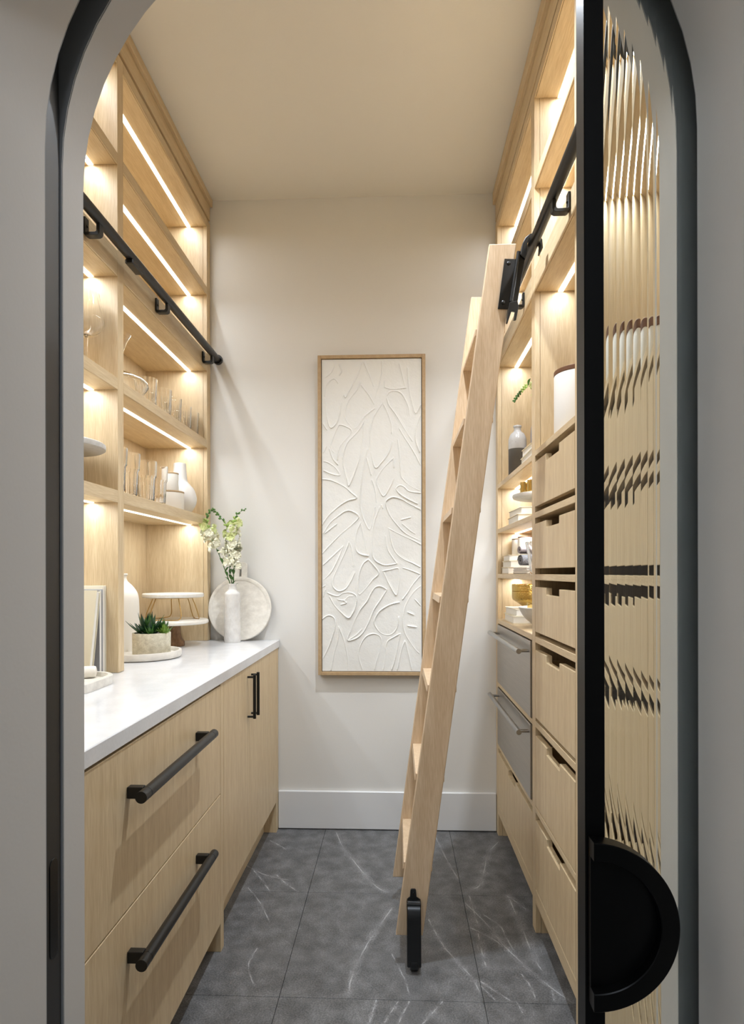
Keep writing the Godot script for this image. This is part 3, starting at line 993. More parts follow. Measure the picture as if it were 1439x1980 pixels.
func build_ladder() -> void:
	var t := thing("ladder", "pale wooden library ladder with wide flat treads leaning to the right", "ladder", Vector3(0.04, 0, -2.19))
	var w := 0.0855
	var slope := 0.1366
	var rows := [[-2.015, -1.990, -0.0065], [-2.395, -2.370, -0.0185]]
	for row in rows:
		var x0: float = row[2]
		var yb := 0.091
		var yt := 2.292
		var poly := PackedVector2Array([Vector2(x0, yb), Vector2(x0 + w, yb), Vector2(x0 + w + (yt - yb) * slope, yt), Vector2(x0 + (yt - yb) * slope, yt)])
		part("stile", prism(start(), poly, row[0], row[1], 0.0022), "ladder_wood", t)
	for k in 7:
		var y := 0.314 + 0.2865 * k
		var x := -0.0125 + (y - 0.091) * slope
		# treads end flush in front and stick out a little behind; they taper with the lean
		var poly := PackedVector2Array([Vector2(x + 0.001, y), Vector2(x + w + 0.004, y), Vector2(x + w + 0.008, y - 0.004), Vector2(x + w + 0.0055, y - 0.022), Vector2(x - 0.002, y - 0.022)])
		part("tread", prism(start(), poly, -2.3695, -2.0155, 0.0012), "ladder_wood", t)
		part("tread_peg", box(Vector3(x + w + 0.001, y - 0.020, -2.012), Vector3(x + w + 0.0065, y - 0.003, -1.994), 0.002), "ladder_wood", t)
	# wheel in its black fender, on the near stile
	xf = facing_x()
	var fender := PackedVector2Array()
	for p in curve(v2([-1.9895, 0.209, -1.974, 0.208, -1.958, 0.192, -1.947, 0.16, -1.940, 0.11, -1.9365, 0.06, -1.936, 0.024]), 3):
		fender.append(p)
	for p in v2([-1.9375, 0.022, -1.9895, 0.022]):
		fender.append(p)
	var cover := part("wheel_cover", prism(start(), fender, 0.0285, 0.0725, 0.0025), "black_gloss", t)
	xf = Transform3D(Basis(Vector3(0, 0, 1), PI / 2), Vector3(0.051, 0.0295, -1.963))
	part("wheel", lathe(start(), v2([0, -0.013, 0.026, -0.013, 0.029, -0.010, 0.029, 0.010, 0.026, 0.013, 0, 0.013]), Vector3.ZERO, 36), "black_metal", t)
	xf = Transform3D.IDENTITY
	var tab := PackedVector2Array(v2([0.0285, 0.2085, 0.0325, 0.2125, 0.0385, 0.217, 0.0395, 0.232, 0.0405, 0.240, 0.044, 0.2425, 0.054, 0.2425, 0.0575, 0.240, 0.0585, 0.232, 0.0595, 0.217, 0.0665, 0.2125, 0.0725, 0.2085]))
	part("mounting_tab", prism(start(), tab, -1.9895, -1.9845, 0.0008), "black_metal", t)
	part("cover_band", box(Vector3(0.0278, 0.193, -1.9885), Vector3(0.0732, 0.207, -1.964), 0.002), "black_metal", cover)
	xf = Transform3D(Basis(Vector3(1, 0, 0), PI / 2), Vector3(0.049, 0.229, -1.9845))
	part("screw", lathe(start(), v2([0.0, 0.0, 0.005, 0.0, 0.0042, 0.002, 0.0, 0.003]), Vector3.ZERO, 16), "black_gloss", t)
	xf = Transform3D.IDENTITY
	# hinge plate, knuckle and the roller hook over the pipe
	var dx := 0.0217
	var plate := PackedVector2Array([Vector2(0.3415 - dx, 2.084), Vector2(0.3795 - dx, 2.082), Vector2(0.3795, 2.240), Vector2(0.3415, 2.242)])
	var p := part("hinge_plate", prism(start(), plate, -1.9895, -1.9845, 0.0008), "black_gloss", t)
	for s in [Vector2(0.354, 2.226), Vector2(0.3365, 2.103)]:
		xf = Transform3D(Basis(Vector3(1, 0, 0), PI / 2), Vector3(s.x, s.y, -1.9845))
		part("screw", lathe(start(), v2([0.0, 0.0, 0.0062, 0.0, 0.0058, 0.0025, 0.003, 0.0042, 0.0, 0.0046]), Vector3.ZERO, 20), "black_metal", p)
		xf = Transform3D.IDENTITY
	part("hinge_knuckle", tube(start(), [Vector3(0.362, 2.105, -1.984), Vector3(0.3855, 2.262, -1.984)], 0.0062, 16), "black_metal", t)
	var leaf := PackedVector2Array([Vector2(0.366, 2.105), Vector2(0.381, 2.100), Vector2(0.404, 2.236), Vector2(0.389, 2.250)])
	part("hinge_leaf", prism(start(), leaf, -1.990, -1.983, 0.001), "black_metal", t)
	# the hook: a flat bar that rises beside the pipe, goes over it and down behind
	var hook := PackedVector2Array(v2([0.389, 2.25, 0.396, 2.285, 0.405, 2.303, 0.420, 2.315, 0.436, 2.317, 0.450, 2.310, 0.458, 2.296, 0.460, 2.27, 0.4525, 2.255, 0.4495, 2.258,
		0.4515, 2.282, 0.4475, 2.296, 0.438, 2.3055, 0.427, 2.3055, 0.416, 2.298, 0.4115, 2.285, 0.409, 2.25, 0.404, 2.236]))
	part("hook", prism(start(), hook, -2.004, -1.976, 0.0015), "black_metal", t)
	# the fork under the pipe that keeps the hook from jumping off
	var fork := PackedVector2Array(v2([0.356, 2.100, 0.380, 2.105, 0.384, 2.088, 0.376, 2.046, 0.368, 2.046, 0.372, 2.072, 0.362, 2.074, 0.349, 2.035, 0.345, 2.037, 0.352, 2.080]))
	part("hook_fork", prism(start(), fork, -1.988, -1.976, 0.001), "black_metal", t)


func build_picture() -> void:
	var x0 := -0.3815
	var x1 := 0.1365
	var y0 := 0.756
	var y1 := 2.296
	var zf := -2.985
	var t := thing("picture", "tall white plaster relief of leaf shapes in a slim oak frame", "artwork", Vector3((x0 + x1) / 2, y0, BACK))
	var f := start()
	var m := 0.0165
	bx(f, Vector3(x0, y0, BACK + 0.001), Vector3(x0 + m, y1, zf), 0.001)
	bx(f, Vector3(x1 - m, y0, BACK + 0.001), Vector3(x1, y1, zf), 0.001)
	bx(f, Vector3(x0 + m, y0, BACK + 0.001), Vector3(x1 - m, y0 + m, zf), 0.001)
	bx(f, Vector3(x0 + m, y1 - m, BACK + 0.001), Vector3(x1 - m, y1, zf), 0.001)
	part("frame", f, "oak", t)
	part("backing", box(Vector3(x0 + m, y0 + m, BACK + 0.001), Vector3(x1 - m, y1 - m, BACK + 0.004)), "soil", t)
	part("relief", relief(Vector3(x0 + 0.0195, y0 + 0.0195, -2.992), x1 - x0 - 0.039, y1 - y0 - 0.039, BACK + 0.005), "relief_plaster", t)


func relief(at: Vector3, w: float, h: float, z_back: float) -> ArrayMesh:
	# a sheet of plaster with ridges pushed up along the edges of palette-knife strokes; strokes in mm from the top left of a 475 x 1500 sheet
	var strokes := [
		[60, 13, 58, 38, 41, 67, 16, 86],
		[84, 22, 95, 55, 86, 75],
		[14, 175, 20, 133, 37, 104, 60, 92, 78, 113],
		[16, 191, 24, 274, 41, 328, 70, 307, 86, 262, 93, 208],
		[192, 15, 173, 75, 136, 146, 115, 183, 107, 175],
		[202, 17, 227, 75, 248, 129],
		[289, 63, 273, 129, 256, 187],
		[289, 13, 289, 63],
		[186, 113, 173, 142, 128, 200, 115, 241, 113, 278, 128, 307, 159, 332, 206, 274, 252, 238],
		[190, 125, 227, 175, 250, 216],
		[302, 137, 339, 146, 401, 140],
		[372, 26, 397, 129],
		[302, 108, 302, 137],
		[314, 175, 322, 162, 343, 156, 372, 162, 393, 187, 413, 233, 417, 270],
		[312, 191, 322, 224, 355, 270, 397, 340, 432, 396],
		[411, 46, 417, 137, 432, 212, 448, 262, 471, 224],
		[471, 274, 451, 336, 448, 390, 467, 448],
		[293, 210, 264, 253, 244, 295, 233, 357, 235, 431, 254, 520, 285, 497, 318, 452, 337, 400],
		[297, 220, 318, 266, 333, 315, 335, 357],
		[370, 336, 397, 382, 438, 448, 469, 510],
		[364, 390, 372, 460, 378, 555, 393, 584, 426, 613, 469, 634],
		[204, 299, 173, 348, 128, 394, 111, 431, 101, 477],
		[204, 307, 190, 419, 173, 502, 132, 605, 120, 580, 103, 514, 101, 477],
		[82, 315, 107, 320, 142, 348, 91, 411, 78, 448, 74, 481],
		[82, 315, 62, 357, 43, 419, 58, 448],
		[37, 431, 53, 477, 76, 504],
		[4, 307, 22, 336],
		[22, 419, 8, 448],
		[10, 489, 33, 497, 66, 522, 86, 557, 45, 551, 10, 535],
		[4, 576, 49, 584, 107, 613, 140, 642, 165, 667, 124, 680, 78, 709, 24, 758],
		[215, 435, 206, 481, 194, 543, 186, 605, 182, 688, 194, 758],
		[215, 477, 235, 555],
		[240, 584, 256, 638, 260, 688],
		[343, 477, 297, 522, 269, 564, 262, 593, 293, 659, 326, 613, 341, 576],
		[343, 477, 345, 522],
		[469, 646, 417, 638, 393, 617, 372, 609, 355, 626, 380, 655, 422, 680, 455, 696],
		[469, 721, 422, 700, 380, 675, 339, 665, 310, 680, 306, 704, 322, 750],
		[285, 702, 269, 733, 260, 758],
		[285, 702, 291, 717],
		[256, 713, 244, 758],
		[74, 712, 35, 746, 1, 793],
		[6, 836, 40, 785, 82, 751, 112, 731, 142, 731, 176, 757, 146, 793, 91, 840, 40, 891, 1, 934],
		[14, 836, 69, 793],
		[184, 712, 197, 763, 227, 819, 244, 763, 253, 712],
		[274, 712, 253, 776, 240, 840, 238, 904, 244, 951, 265, 976, 304, 991, 357, 983],
		[304, 853, 312, 912, 334, 951, 357, 983],
		[310, 712, 325, 751, 359, 797, 402, 840, 466, 872],
		[423, 763, 380, 774],
		[385, 793, 419, 823, 444, 840],
		[444, 712, 470, 725],
		[319, 814, 368, 840, 431, 870, 470, 891],
		[321, 823, 334, 891, 355, 934, 393, 964, 431, 981, 466, 1000],
		[184, 789, 167, 827, 159, 883, 163, 917, 184, 938, 221, 946],
		[189, 797, 206, 883, 221, 946],
		[129, 880, 112, 925, 82, 989, 57, 1044, 50, 1083, 61, 1104, 82, 1115, 112, 1104, 138, 1066, 155, 1027],
		[133, 883, 146, 925, 153, 993],
		[101, 900, 61, 938, 6, 989],
		[101, 900, 78, 959, 44, 1023, 6, 1062],
		[221, 964, 197, 985, 180, 1027, 174, 1074, 176, 1130, 214, 1096, 240, 1062, 270, 1030, 248, 993, 221, 964],
		[291, 1019, 325, 1013, 363, 1006, 368, 1036, 365, 1087, 353, 1134, 321, 1083, 291, 1019],
		[389, 1004, 423, 1015, 463, 1032],
		[466, 1044, 431, 1087, 410, 1121, 385, 1155],
		[27, 1123, 52, 1134, 78, 1138, 99, 1125, 129, 1121, 155, 1130, 165, 1147, 161, 1189, 146, 1223, 125, 1245, 87, 1215, 57, 1181, 35, 1142],
		[74, 1155, 104, 1160, 125, 1142, 146, 1140],
		[91, 1181, 116, 1172, 104, 1160],
		[308, 1108, 295, 1098, 274, 1091, 253, 1098, 236, 1121, 214, 1164, 184, 1202, 159, 1249, 138, 1300, 121, 1351, 163, 1343, 197, 1313, 223, 1266, 248, 1206, 278, 1160, 308, 1113],
		[368, 1170, 325, 1181, 282, 1206, 261, 1232, 250, 1262, 257, 1287, 282, 1317, 316, 1326, 342, 1313, 359, 1283, 365, 1240],
		[470, 1091, 436, 1121, 410, 1160, 393, 1202, 385, 1258, 393, 1309, 414, 1351, 444, 1394, 463, 1413],
		[444, 1155, 470, 1185],
		[410, 1217, 436, 1228],
		[410, 1283, 449, 1289],
		[1, 1249, 27, 1232, 52, 1238, 63, 1262, 57, 1309, 31, 1385, 1, 1445],
		[80, 1289, 74, 1351, 57, 1415, 42, 1496],
		[82, 1292, 104, 1351, 121, 1428, 125, 1496],
		[193, 1492, 176, 1436, 180, 1385, 206, 1338, 240, 1321, 270, 1328, 282, 1351, 274, 1402, 257, 1458, 250, 1492],
		[372, 1319, 338, 1338, 312, 1356, 304, 1385, 304, 1415, 291, 1492],
		[372, 1321, 359, 1385, 346, 1445, 331, 1492],
		[395, 1356, 380, 1394, 359, 1492],
		[397, 1358, 414, 1428, 427, 1492],
		[125, 1351, 163, 1326, 189, 1300],
		[3, 1096, 14, 1087],
		[6, 1142, 16, 1108],
	]
	var nx := 320
	var ny := 1000
	var hf := PackedFloat32Array()
	hf.resize(nx * ny)
	var rough := noise(81, 0.03, 4)
	var big := noise(82, 0.008, 2)
	for j in ny:
		for i in nx:
			hf[j * nx + i] = rough.get_noise_2d(i, j) * 0.0007 + big.get_noise_2d(i, j) * 0.0012
	var r := RandomNumberGenerator.new()
	r.seed = 31
	var kx := (nx - 1) / 475.0
	var ky := (ny - 1) / 1500.0
	for s in strokes:
		var pts := []
		for i in range(0, s.size(), 2):
			pts.append(Vector2(s[i], s[i + 1]))
		pts = curve(pts, 5)
		var tall := r.randf_range(0.0032, 0.0056)
		var lean := r.randf_range(0.7, 1.5)
		var acc := 0.0
		for i in pts.size() - 1:
			var a: Vector2 = pts[i]
			var b: Vector2 = pts[i + 1]
			acc += a.distance_to(b)
			var amp := tall * (0.72 + 0.45 * sin(acc * 0.021 + tall * 9000.0) * sin(acc * 0.007)) + r.randf_range(-0.0004, 0.0004)
			var reach := 9.0
			for y in range(maxi(0, int((minf(a.y, b.y) - reach) * ky)), mini(ny - 1, int((maxf(a.y, b.y) + reach) * ky) + 1) + 1):
				for x in range(maxi(0, int((minf(a.x, b.x) - reach) * kx)), mini(nx - 1, int((maxf(a.x, b.x) + reach) * kx) + 1) + 1):
					var p := Vector2(x / kx, y / ky)
					var q := Geometry2D.get_closest_point_to_segment(p, a, b)
					var d := p.distance_to(q)
					if d < reach:
						var side := signf((b - a).cross(p - a))
						var width := 2.5 * (lean if side > 0 else 1.0 / lean)
						var k := y * nx + x
						hf[k] = maxf(hf[k], amp * exp(-d * d / (width * width)) + hf[k] * 0.3)
	var verts := PackedVector3Array()
	var norms := PackedVector3Array()
	var idx := PackedInt32Array()
	for j in ny:
		for i in nx:
			verts.append(Vector3(at.x + w * i / (nx - 1), at.y + h * (1.0 - float(j) / (ny - 1)), at.z + hf[j * nx + i]))
			var gx := (hf[j * nx + mini(i + 1, nx - 1)] - hf[j * nx + maxi(i - 1, 0)]) / (2.0 * w / nx)
			var gy := (hf[maxi(j - 1, 0) * nx + i] - hf[mini(j + 1, ny - 1) * nx + i]) / (2.0 * h / ny)
			norms.append(Vector3(-gx, -gy, 1).normalized())
	for j in ny - 1:
		for i in nx - 1:
			var a := j * nx + i
			idx.append_array(PackedInt32Array([a, a + 1, a + nx + 1, a, a + nx + 1, a + nx]))
	var arrays := []
	arrays.resize(Mesh.ARRAY_MAX)
	arrays[Mesh.ARRAY_VERTEX] = verts
	arrays[Mesh.ARRAY_NORMAL] = norms
	arrays[Mesh.ARRAY_INDEX] = idx
	var mesh := ArrayMesh.new()
	mesh.add_surface_from_arrays(Mesh.PRIMITIVE_TRIANGLES, arrays)
	# the edges and the back of the sheet
	var st := start()
	bx(st, Vector3(at.x, at.y, z_back), Vector3(at.x + w, at.y + h, at.z - 0.0025))
	for e in [[0, 0, 0, 1], [nx - 1, 0, 0, 1], [0, 0, 1, 0], [0, ny - 1, 1, 0]]:
		var i: int = e[0]
		var j: int = e[1]
		while i + e[2] < nx and j + e[3] < ny:
			var a := verts[j * nx + i]
			var b := verts[(j + e[3]) * nx + i + e[2]]
			var n := Vector3(0, 0, 0)
			if e[3] == 1:
				n.x = -1.0 if e[0] == 0 else 1.0
			else:
				n.y = 1.0 if e[1] == 0 else -1.0
			quad(st, a, b, Vector3(b.x, b.y, at.z - 0.0025), Vector3(a.x, a.y, at.z - 0.0025), n)
			i += e[2]
			j += e[3]
	st.commit(mesh)
	return mesh


# ---------------------------------------------------------------- small things

func book(called: String, depth: float, tall: float, thick: float, cover: String, label: String, group := "") -> Node3D:
	# stands upright about the origin: fore edge at x 0, spine at x -depth
	var t := thing(called, label, "book", Vector3.ZERO, group)
	var b := 0.0025
	var c := start()
	bx(c, Vector3(-depth, 0, thick / 2 - b), Vector3(0, tall, thick / 2), 0.0006)
	bx(c, Vector3(-depth, 0, -thick / 2), Vector3(0, tall, -thick / 2 + b), 0.0006)
	bx(c, Vector3(-depth, 0, -thick / 2 + b), Vector3(-depth + b, tall, thick / 2 - b))
	part("cover", c, cover, t)
	part("pages", box(Vector3(-depth + b + 0.0005, 0.003, -thick / 2 + b + 0.0003), Vector3(-0.004, tall - 0.003, thick / 2 - b - 0.0003)), "paper", t)
	return t


func lay(t: Node3D, at: Vector3, yaw: float) -> void:
	# puts a book flat: its front cover up, its fore edge turned by yaw about the vertical
	t.basis = Basis(Vector3.UP, yaw) * Basis(Vector3(1, 0, 0), -PI / 2)
	t.position = at


func glass_shape(outer: Array, inner: Array, segs := 36, facets := 0) -> SurfaceTool:
	# outer climbs from the middle of the foot to the rim, inner comes back down to the middle of the bowl
	var st := start()
	lathe(st, outer, Vector3.ZERO, facets if facets else segs, facets > 0)
	lathe(st, inner, Vector3.ZERO, facets if facets else segs, false)
	return st


func cake_stand(t: Node3D, radius: float, thick: float, y: float, stone: String) -> void:
	part("plate", lathe(start(), v2([0, y, radius - 0.006, y, radius - 0.001, y + 0.003, radius, y + thick * 0.5, radius - 0.001, y + thick - 0.003, radius - 0.005, y + thick, 0, y + thick]), Vector3.ZERO, 72), stone, t)


func left_objects() -> void:
	var s3 := 1.8915
	var s4 := 1.5225
	# --- bay beside the door
	var bowl := curve(v2([0.0045, 0.112, 0.016, 0.116, 0.038, 0.130, 0.053, 0.152, 0.0545, 0.170, 0.049, 0.20, 0.042, 0.235, 0.0395, 0.252]), 5)
	var foot := v2([0, 0, 0.035, 0, 0.036, 0.0015, 0.030, 0.003, 0.012, 0.006, 0.0055, 0.012, 0.0042, 0.03, 0.0042, 0.09, 0.0045, 0.108])
	var inner := curve(v2([0.0385, 0.252, 0.041, 0.235, 0.048, 0.20, 0.0533, 0.170, 0.0518, 0.152, 0.037, 0.1325, 0.016, 0.119, 0.0, 0.117]), 5)
	foot.append_array(bowl)
	var wine := start()
	lathe(wine, foot, Vector3.ZERO, 48)
	lathe(wine, inner, Vector3.ZERO, 48)
	whole("wine_glass", wine, "clear_glass", Vector3(-0.990, s3, -1.948), "large stemmed wine glass on the shelf below the ladder rail", "glass")
	var cs := thing("cake_stand", "round grey-veined marble cake stand on the shelf below the wine glass", "cake stand", Vector3.ZERO)
	cake_stand(cs, 0.152, 0.020, 0.105, "grey_marble")
	part("pedestal", lathe(start(), curve(v2([0.062, 0.0005, 0.060, 0.010, 0.034, 0.03, 0.026, 0.06, 0.032, 0.09, 0.044, 0.1045]), 4), Vector3.ZERO, 40), "grey_marble", cs)
	cs.position = Vector3(-1.045, s4, -1.845)
	var b1 := book("book", 0.235, 0.287, 0.026, "ivory_cover", "slim upright pale book pressed flat against the shelf divider")
	b1.position = Vector3(-0.957, TOP + 0.0005, -1.9982)
	var b2 := book("book", 0.235, 0.276, 0.024, "grey_cover", "grey upright cookbook with a dark photo on its cover, second from the divider")
	b2.position = Vector3(-0.955, TOP + 0.0005, -1.9725)
	part("photo", box(Vector3(-0.225, 0.012, 0.0121), Vector3(-0.004, 0.264, 0.0126)), "photo_cover", b2)
	var b3 := book("book", 0.225, 0.274, 0.027, "linen_cover", "tan linen book leaning back against the grey cookbook")
	b3.position = Vector3(-0.948, TOP + 0.003, -1.888)
	b3.rotation = Vector3(-0.20, 0, 0)
	var tr := thing("tray", "white marble tray with rounded corners beside the leaning books", "tray", Vector3.ZERO)
	var outline := PackedVector2Array()
	for q in [[0.1275, -0.1425, -PI / 2], [0.1275, 0.1425, 0.0], [-0.1275, 0.1425, PI / 2], [-0.1275, -0.1425, PI]]:
		for k in 9:
			var a: float = q[2] + PI / 2 * k / 8.0
			outline.append(Vector2(q[0] - signf(q[0]) * 0.085 + cos(a) * 0.085, q[1] - signf(q[1]) * 0.085 + sin(a) * 0.085))
	part("dish", rimmed(outline, 0.026, 0.014, 0.012), "marble", tr)
	tr.position = Vector3(-0.9735, TOP + 0.0005, -1.7435)
	var pin := start()
	xf = Transform3D(Basis(Vector3(0, 0, 1), PI / 2), Vector3.ZERO)
	lathe(pin, curve(v2([0.0, -0.075, 0.012, -0.073, 0.0175, -0.065, 0.018, -0.02, 0.0175, 0.03, 0.016, 0.065, 0.011, 0.074, 0.0, 0.076]), 4), Vector3.ZERO, 32)
	xf = Transform3D.IDENTITY
	var pestle := whole("pestle", pin, "marble", Vector3(-0.975, TOP + 0.0310, -1.815), "stubby white marble pestle lying in the marble tray by the books", "pestle")
	pestle.rotation.y = 0.5

	# --- bay at the end wall: crystal on the upper shelf
	var d_out := v2([0, 0, 0.062, 0, 0.070, 0.003])
	d_out.append_array(curve(v2([0.088, 0.018, 0.106, 0.040, 0.111, 0.055, 0.100, 0.071, 0.066, 0.088, 0.034, 0.100, 0.022, 0.112, 0.0185, 0.135, 0.022, 0.165, 0.034, 0.205, 0.050, 0.238]), 5))
	var d_in := curve(v2([0.048, 0.2385, 0.032, 0.205, 0.0200, 0.165, 0.0165, 0.135, 0.020, 0.110, 0.034, 0.0965, 0.066, 0.0845, 0.097, 0.069, 0.1075, 0.055, 0.102, 0.040, 0.083, 0.020, 0.060, 0.007, 0.0, 0.007]), 5)
	whole("decanter", glass_shape(d_out, d_in, 56), "clear_glass", Vector3(-1.032, s3, -2.255), "wide-bottomed glass decanter with a flared neck, next to the tumblers", "decanter")
	var tum := glass_shape(v2([0, 0, 0.030, 0, 0.036, 0.004, 0.038, 0.012, 0.0405, 0.07, 0.042, 0.118, 0.0418, 0.1205]), v2([0.0398, 0.1205, 0.0396, 0.118, 0.0375, 0.07, 0.034, 0.022, 0.028, 0.016, 0, 0.015]), 0, 14)
	var tum_mesh: ArrayMesh = tum.commit()
	var tz := [-2.412, -2.555, -2.690, -2.825, -2.930]
	var tl := ["cut-glass tumbler just behind the decanter", "second cut-glass tumbler from the decanter", "cut-glass tumbler in the middle of the row of five", "cut-glass tumbler next to last, before the end wall", "cut-glass tumbler nearest the end wall on the upper shelf"]
	for k in 5:
		var o := whole("tumbler", tum_mesh, "clear_glass", Vector3(-0.985 if k != 1 else -0.98, s3, tz[k]), tl[k], "glass", "cut-glass tumblers")
		o.rotation.y = 0.3 * k
	# --- lower shelf: highballs, canisters, bulb vase
	var hi := start()
	lathe(hi, v2([0, 0, 0.027, 0, 0.0295, 0.003, 0.0335, 0.095, 0.0372, 0.104]), Vector3.ZERO, 12, true)
	lathe(hi, v2([0.0372, 0.104, 0.040, 0.160, 0.0395, 0.1625]), Vector3.ZERO, 36)
	lathe(hi, v2([0.0375, 0.1625, 0.0372, 0.16, 0.0345, 0.108, 0.0300, 0.095, 0.0265, 0.014, 0, 0.012]), Vector3.ZERO, 36)
	var hi_mesh: ArrayMesh = hi.commit()
	var hz := [-2.128, -2.235, -2.394, -2.510]
	var hl := ["highball glass nearest the shelf divider", "second highball glass from the divider", "third highball glass from the divider", "highball glass standing before the white canisters"]
	for k in 4:
		var o := whole("highball_glass", hi_mesh, "clear_glass", Vector3(-0.978, s4, hz[k]), hl[k], "glass", "faceted highball glasses")
		o.rotation.y = 0.2 + 0.4 * k
	var c1 := thing("canister", "wide white canister with a flat wooden lid on the lower left shelf", "canister", Vector3.ZERO)
	canister(c1, 0.063, 0.083, "matte_ceramic", "oak", 0.007)
	c1.position = Vector3(-0.998, s4, -2.69)
	var c2 := thing("canister", "small speckled canister with a wooden lid stacked on the wide one", "canister", Vector3.ZERO)
	canister(c2, 0.0345, 0.081, "speckled_ceramic", "oak", 0.006)
	c2.position = Vector3(-0.992, s4 + 0.0835, -2.69)
	var bulb := curve(v2([0.040, 0.0, 0.055, 0.012, 0.072, 0.045, 0.075, 0.075, 0.064, 0.110, 0.044, 0.135, 0.034, 0.150, 0.031, 0.175, 0.029, 0.20, 0.0275, 0.227, 0.0265, 0.229, 0.0245, 0.227, 0.0250, 0.20, 0.0, 0.19]), 4)
	whole("vase", lathe(start(), bulb, Vector3.ZERO, 56), "white_ceramic", Vector3(-0.998, s4, -2.825), "white bulb-shaped vase with a straight neck behind the canisters", "vase")

	# --- on the worktop
	var y := TOP + 0.0005
	var tall := curve(v2([0.062, 0.0, 0.070, 0.010, 0.071, 0.10, 0.070, 0.20, 0.064, 0.245, 0.045, 0.275, 0.028, 0.292, 0.022, 0.305, 0.0225, 0.316, 0.026, 0.3205, 0.026, 0.3245, 0.0225, 0.326, 0.0185, 0.318, 0.0, 0.31]), 4)
	whole("vase", lathe(start(), tall, Vector3.ZERO, 56), "matte_ceramic", Vector3(-1.128, y, -2.50), "tall cream bottle vase half hidden behind the shelf divider", "vase")
	var dish := lathe(start(), v2([0, 0, 0.138, 0, 0.147, 0.003, 0.150, 0.009, 0.150, 0.026, 0.1485, 0.0285, 0.140, 0.0285, 0.1385, 0.027, 0.1375, 0.013, 0, 0.0125]), Vector3.ZERO, 80)
	whole("tray", dish, "marble", Vector3(-0.995, y, -2.385), "round white marble tray with a raised rim under the succulent", "tray")
	succulent(Vector3(-0.955, y + 0.0128, -2.385))
	var ws := thing("cake_stand", "white marble cake stand on a turned wooden pedestal", "cake stand", Vector3.ZERO)
	cake_stand(ws, 0.158, 0.018, 0.101, "marble")
	part("pedestal", lathe(start(), curve(v2([0.0525, 0.0005, 0.0535, 0.003, 0.053, 0.020, 0.0515, 0.022, 0.042, 0.036, 0.036, 0.060, 0.035, 0.085, 0.036, 0.100]), 3), Vector3.ZERO, 48), "acacia", ws)
	ws.position = Vector3(-1.012, y, -2.765)
	var gs := thing("cake_stand", "marble cake stand on bent gold wire legs, stacked on the wooden-footed one", "cake stand", Vector3.ZERO)
	cake_stand(gs, 0.134, 0.019, 0.099, "marble")
	for k in 3:
		var a0 := TAU * k / 3.0 + PI / 2 - 0.66
		var a1 := a0 + 1.32
		var pts := []
		for s in [[a0 + 0.06, 0.098, 0.088], [a0 + 0.045, 0.065, 0.103], [a0 + 0.03, 0.025, 0.118], [a0 + 0.10, 0.006, 0.119], [a0 + 0.30, 0.0025, 0.108], [(a0 + a1) / 2, 0.0022, 0.092], [a1 - 0.30, 0.0025, 0.108], [a1 - 0.10, 0.006, 0.119], [a1 - 0.03, 0.025, 0.118], [a1 - 0.045, 0.065, 0.103], [a1 - 0.06, 0.098, 0.088]]:
			pts.append(Vector3(cos(s[0]) * s[2], s[1], sin(s[0]) * s[2]))
		part("leg", tube(start(), curve(pts, 4), 0.0021, 10), "gold_wire", gs)
	part("wire_ring", tube(start(), circle(0.088, 0.0968, 40), 0.0021, 10), "gold_wire", gs)
	gs.position = Vector3(-1.008, y + 0.1195, -2.765)
	var bottle := curve(v2([0.034, 0.0, 0.0385, 0.006, 0.0385, 0.08, 0.0375, 0.16, 0.0380, 0.215, 0.0355, 0.232, 0.024, 0.243, 0.0190, 0.252, 0.0182, 0.265, 0.0205, 0.2745, 0.0195, 0.277, 0.0155, 0.275, 0.0150, 0.26, 0.0, 0.255]), 4)
	whole("vase", lathe(start(), bottle, Vector3.ZERO, 48), "crackle_ceramic", Vector3(-0.782, y, -2.925), "glossy white bottle vase holding the snapdragons", "vase")
	flowers()
	serving_board(Vector3(-0.764, y, -2.986))


func rimmed(outline: PackedVector2Array, h: float, rim: float, deep: float) -> SurfaceTool:
	# a shallow dish of any convex outline in (x, z): a rim of that width round a floor at height deep
	var st := start()
	var n := outline.size()
	for i in n:
		var j := (i + 1) % n
		var p := outline[i]
		var q := outline[j]
		var pi := p - p.normalized() * rim
		var qi := q - q.normalized() * rim
		var e := (q - p).normalized()
		var o := Vector3(e.y, 0, -e.x)
		if o.dot(Vector3(p.x, 0, p.y)) < 0:
			o = -o
		var c := 0.0025
		quad(st, Vector3(p.x, 0, p.y), Vector3(q.x, 0, q.y), Vector3(q.x, h - c, q.y), Vector3(p.x, h - c, p.y), o)
		var p2 := p - p.normalized() * c
		var q2 := q - q.normalized() * c
		quad(st, Vector3(p.x, h - c, p.y), Vector3(q.x, h - c, q.y), Vector3(q2.x, h, q2.y), Vector3(p2.x, h, p2.y), (o + Vector3.UP).normalized())
		quad(st, Vector3(p2.x, h, p2.y), Vector3(q2.x, h, q2.y), Vector3(qi.x, h, qi.y), Vector3(pi.x, h, pi.y), Vector3.UP)
		quad(st, Vector3(pi.x, h, pi.y), Vector3(qi.x, h, qi.y), Vector3(qi.x, deep, qi.y), Vector3(pi.x, deep, pi.y), -o)
		tri(st, Vector3(pi.x, deep, pi.y), Vector3(qi.x, deep, qi.y), Vector3(0, deep, 0), Vector3.UP)
		tri(st, Vector3(p.x, 0, p.y), Vector3(q.x, 0, q.y), Vector3.ZERO, Vector3.DOWN)
	return st


func circle(r: float, y: float, n: int) -> Array:
	var pts := []
	for k in n + 1:
		pts.append(Vector3(cos(TAU * k / n) * r, y, sin(TAU * k / n) * r))
	return pts


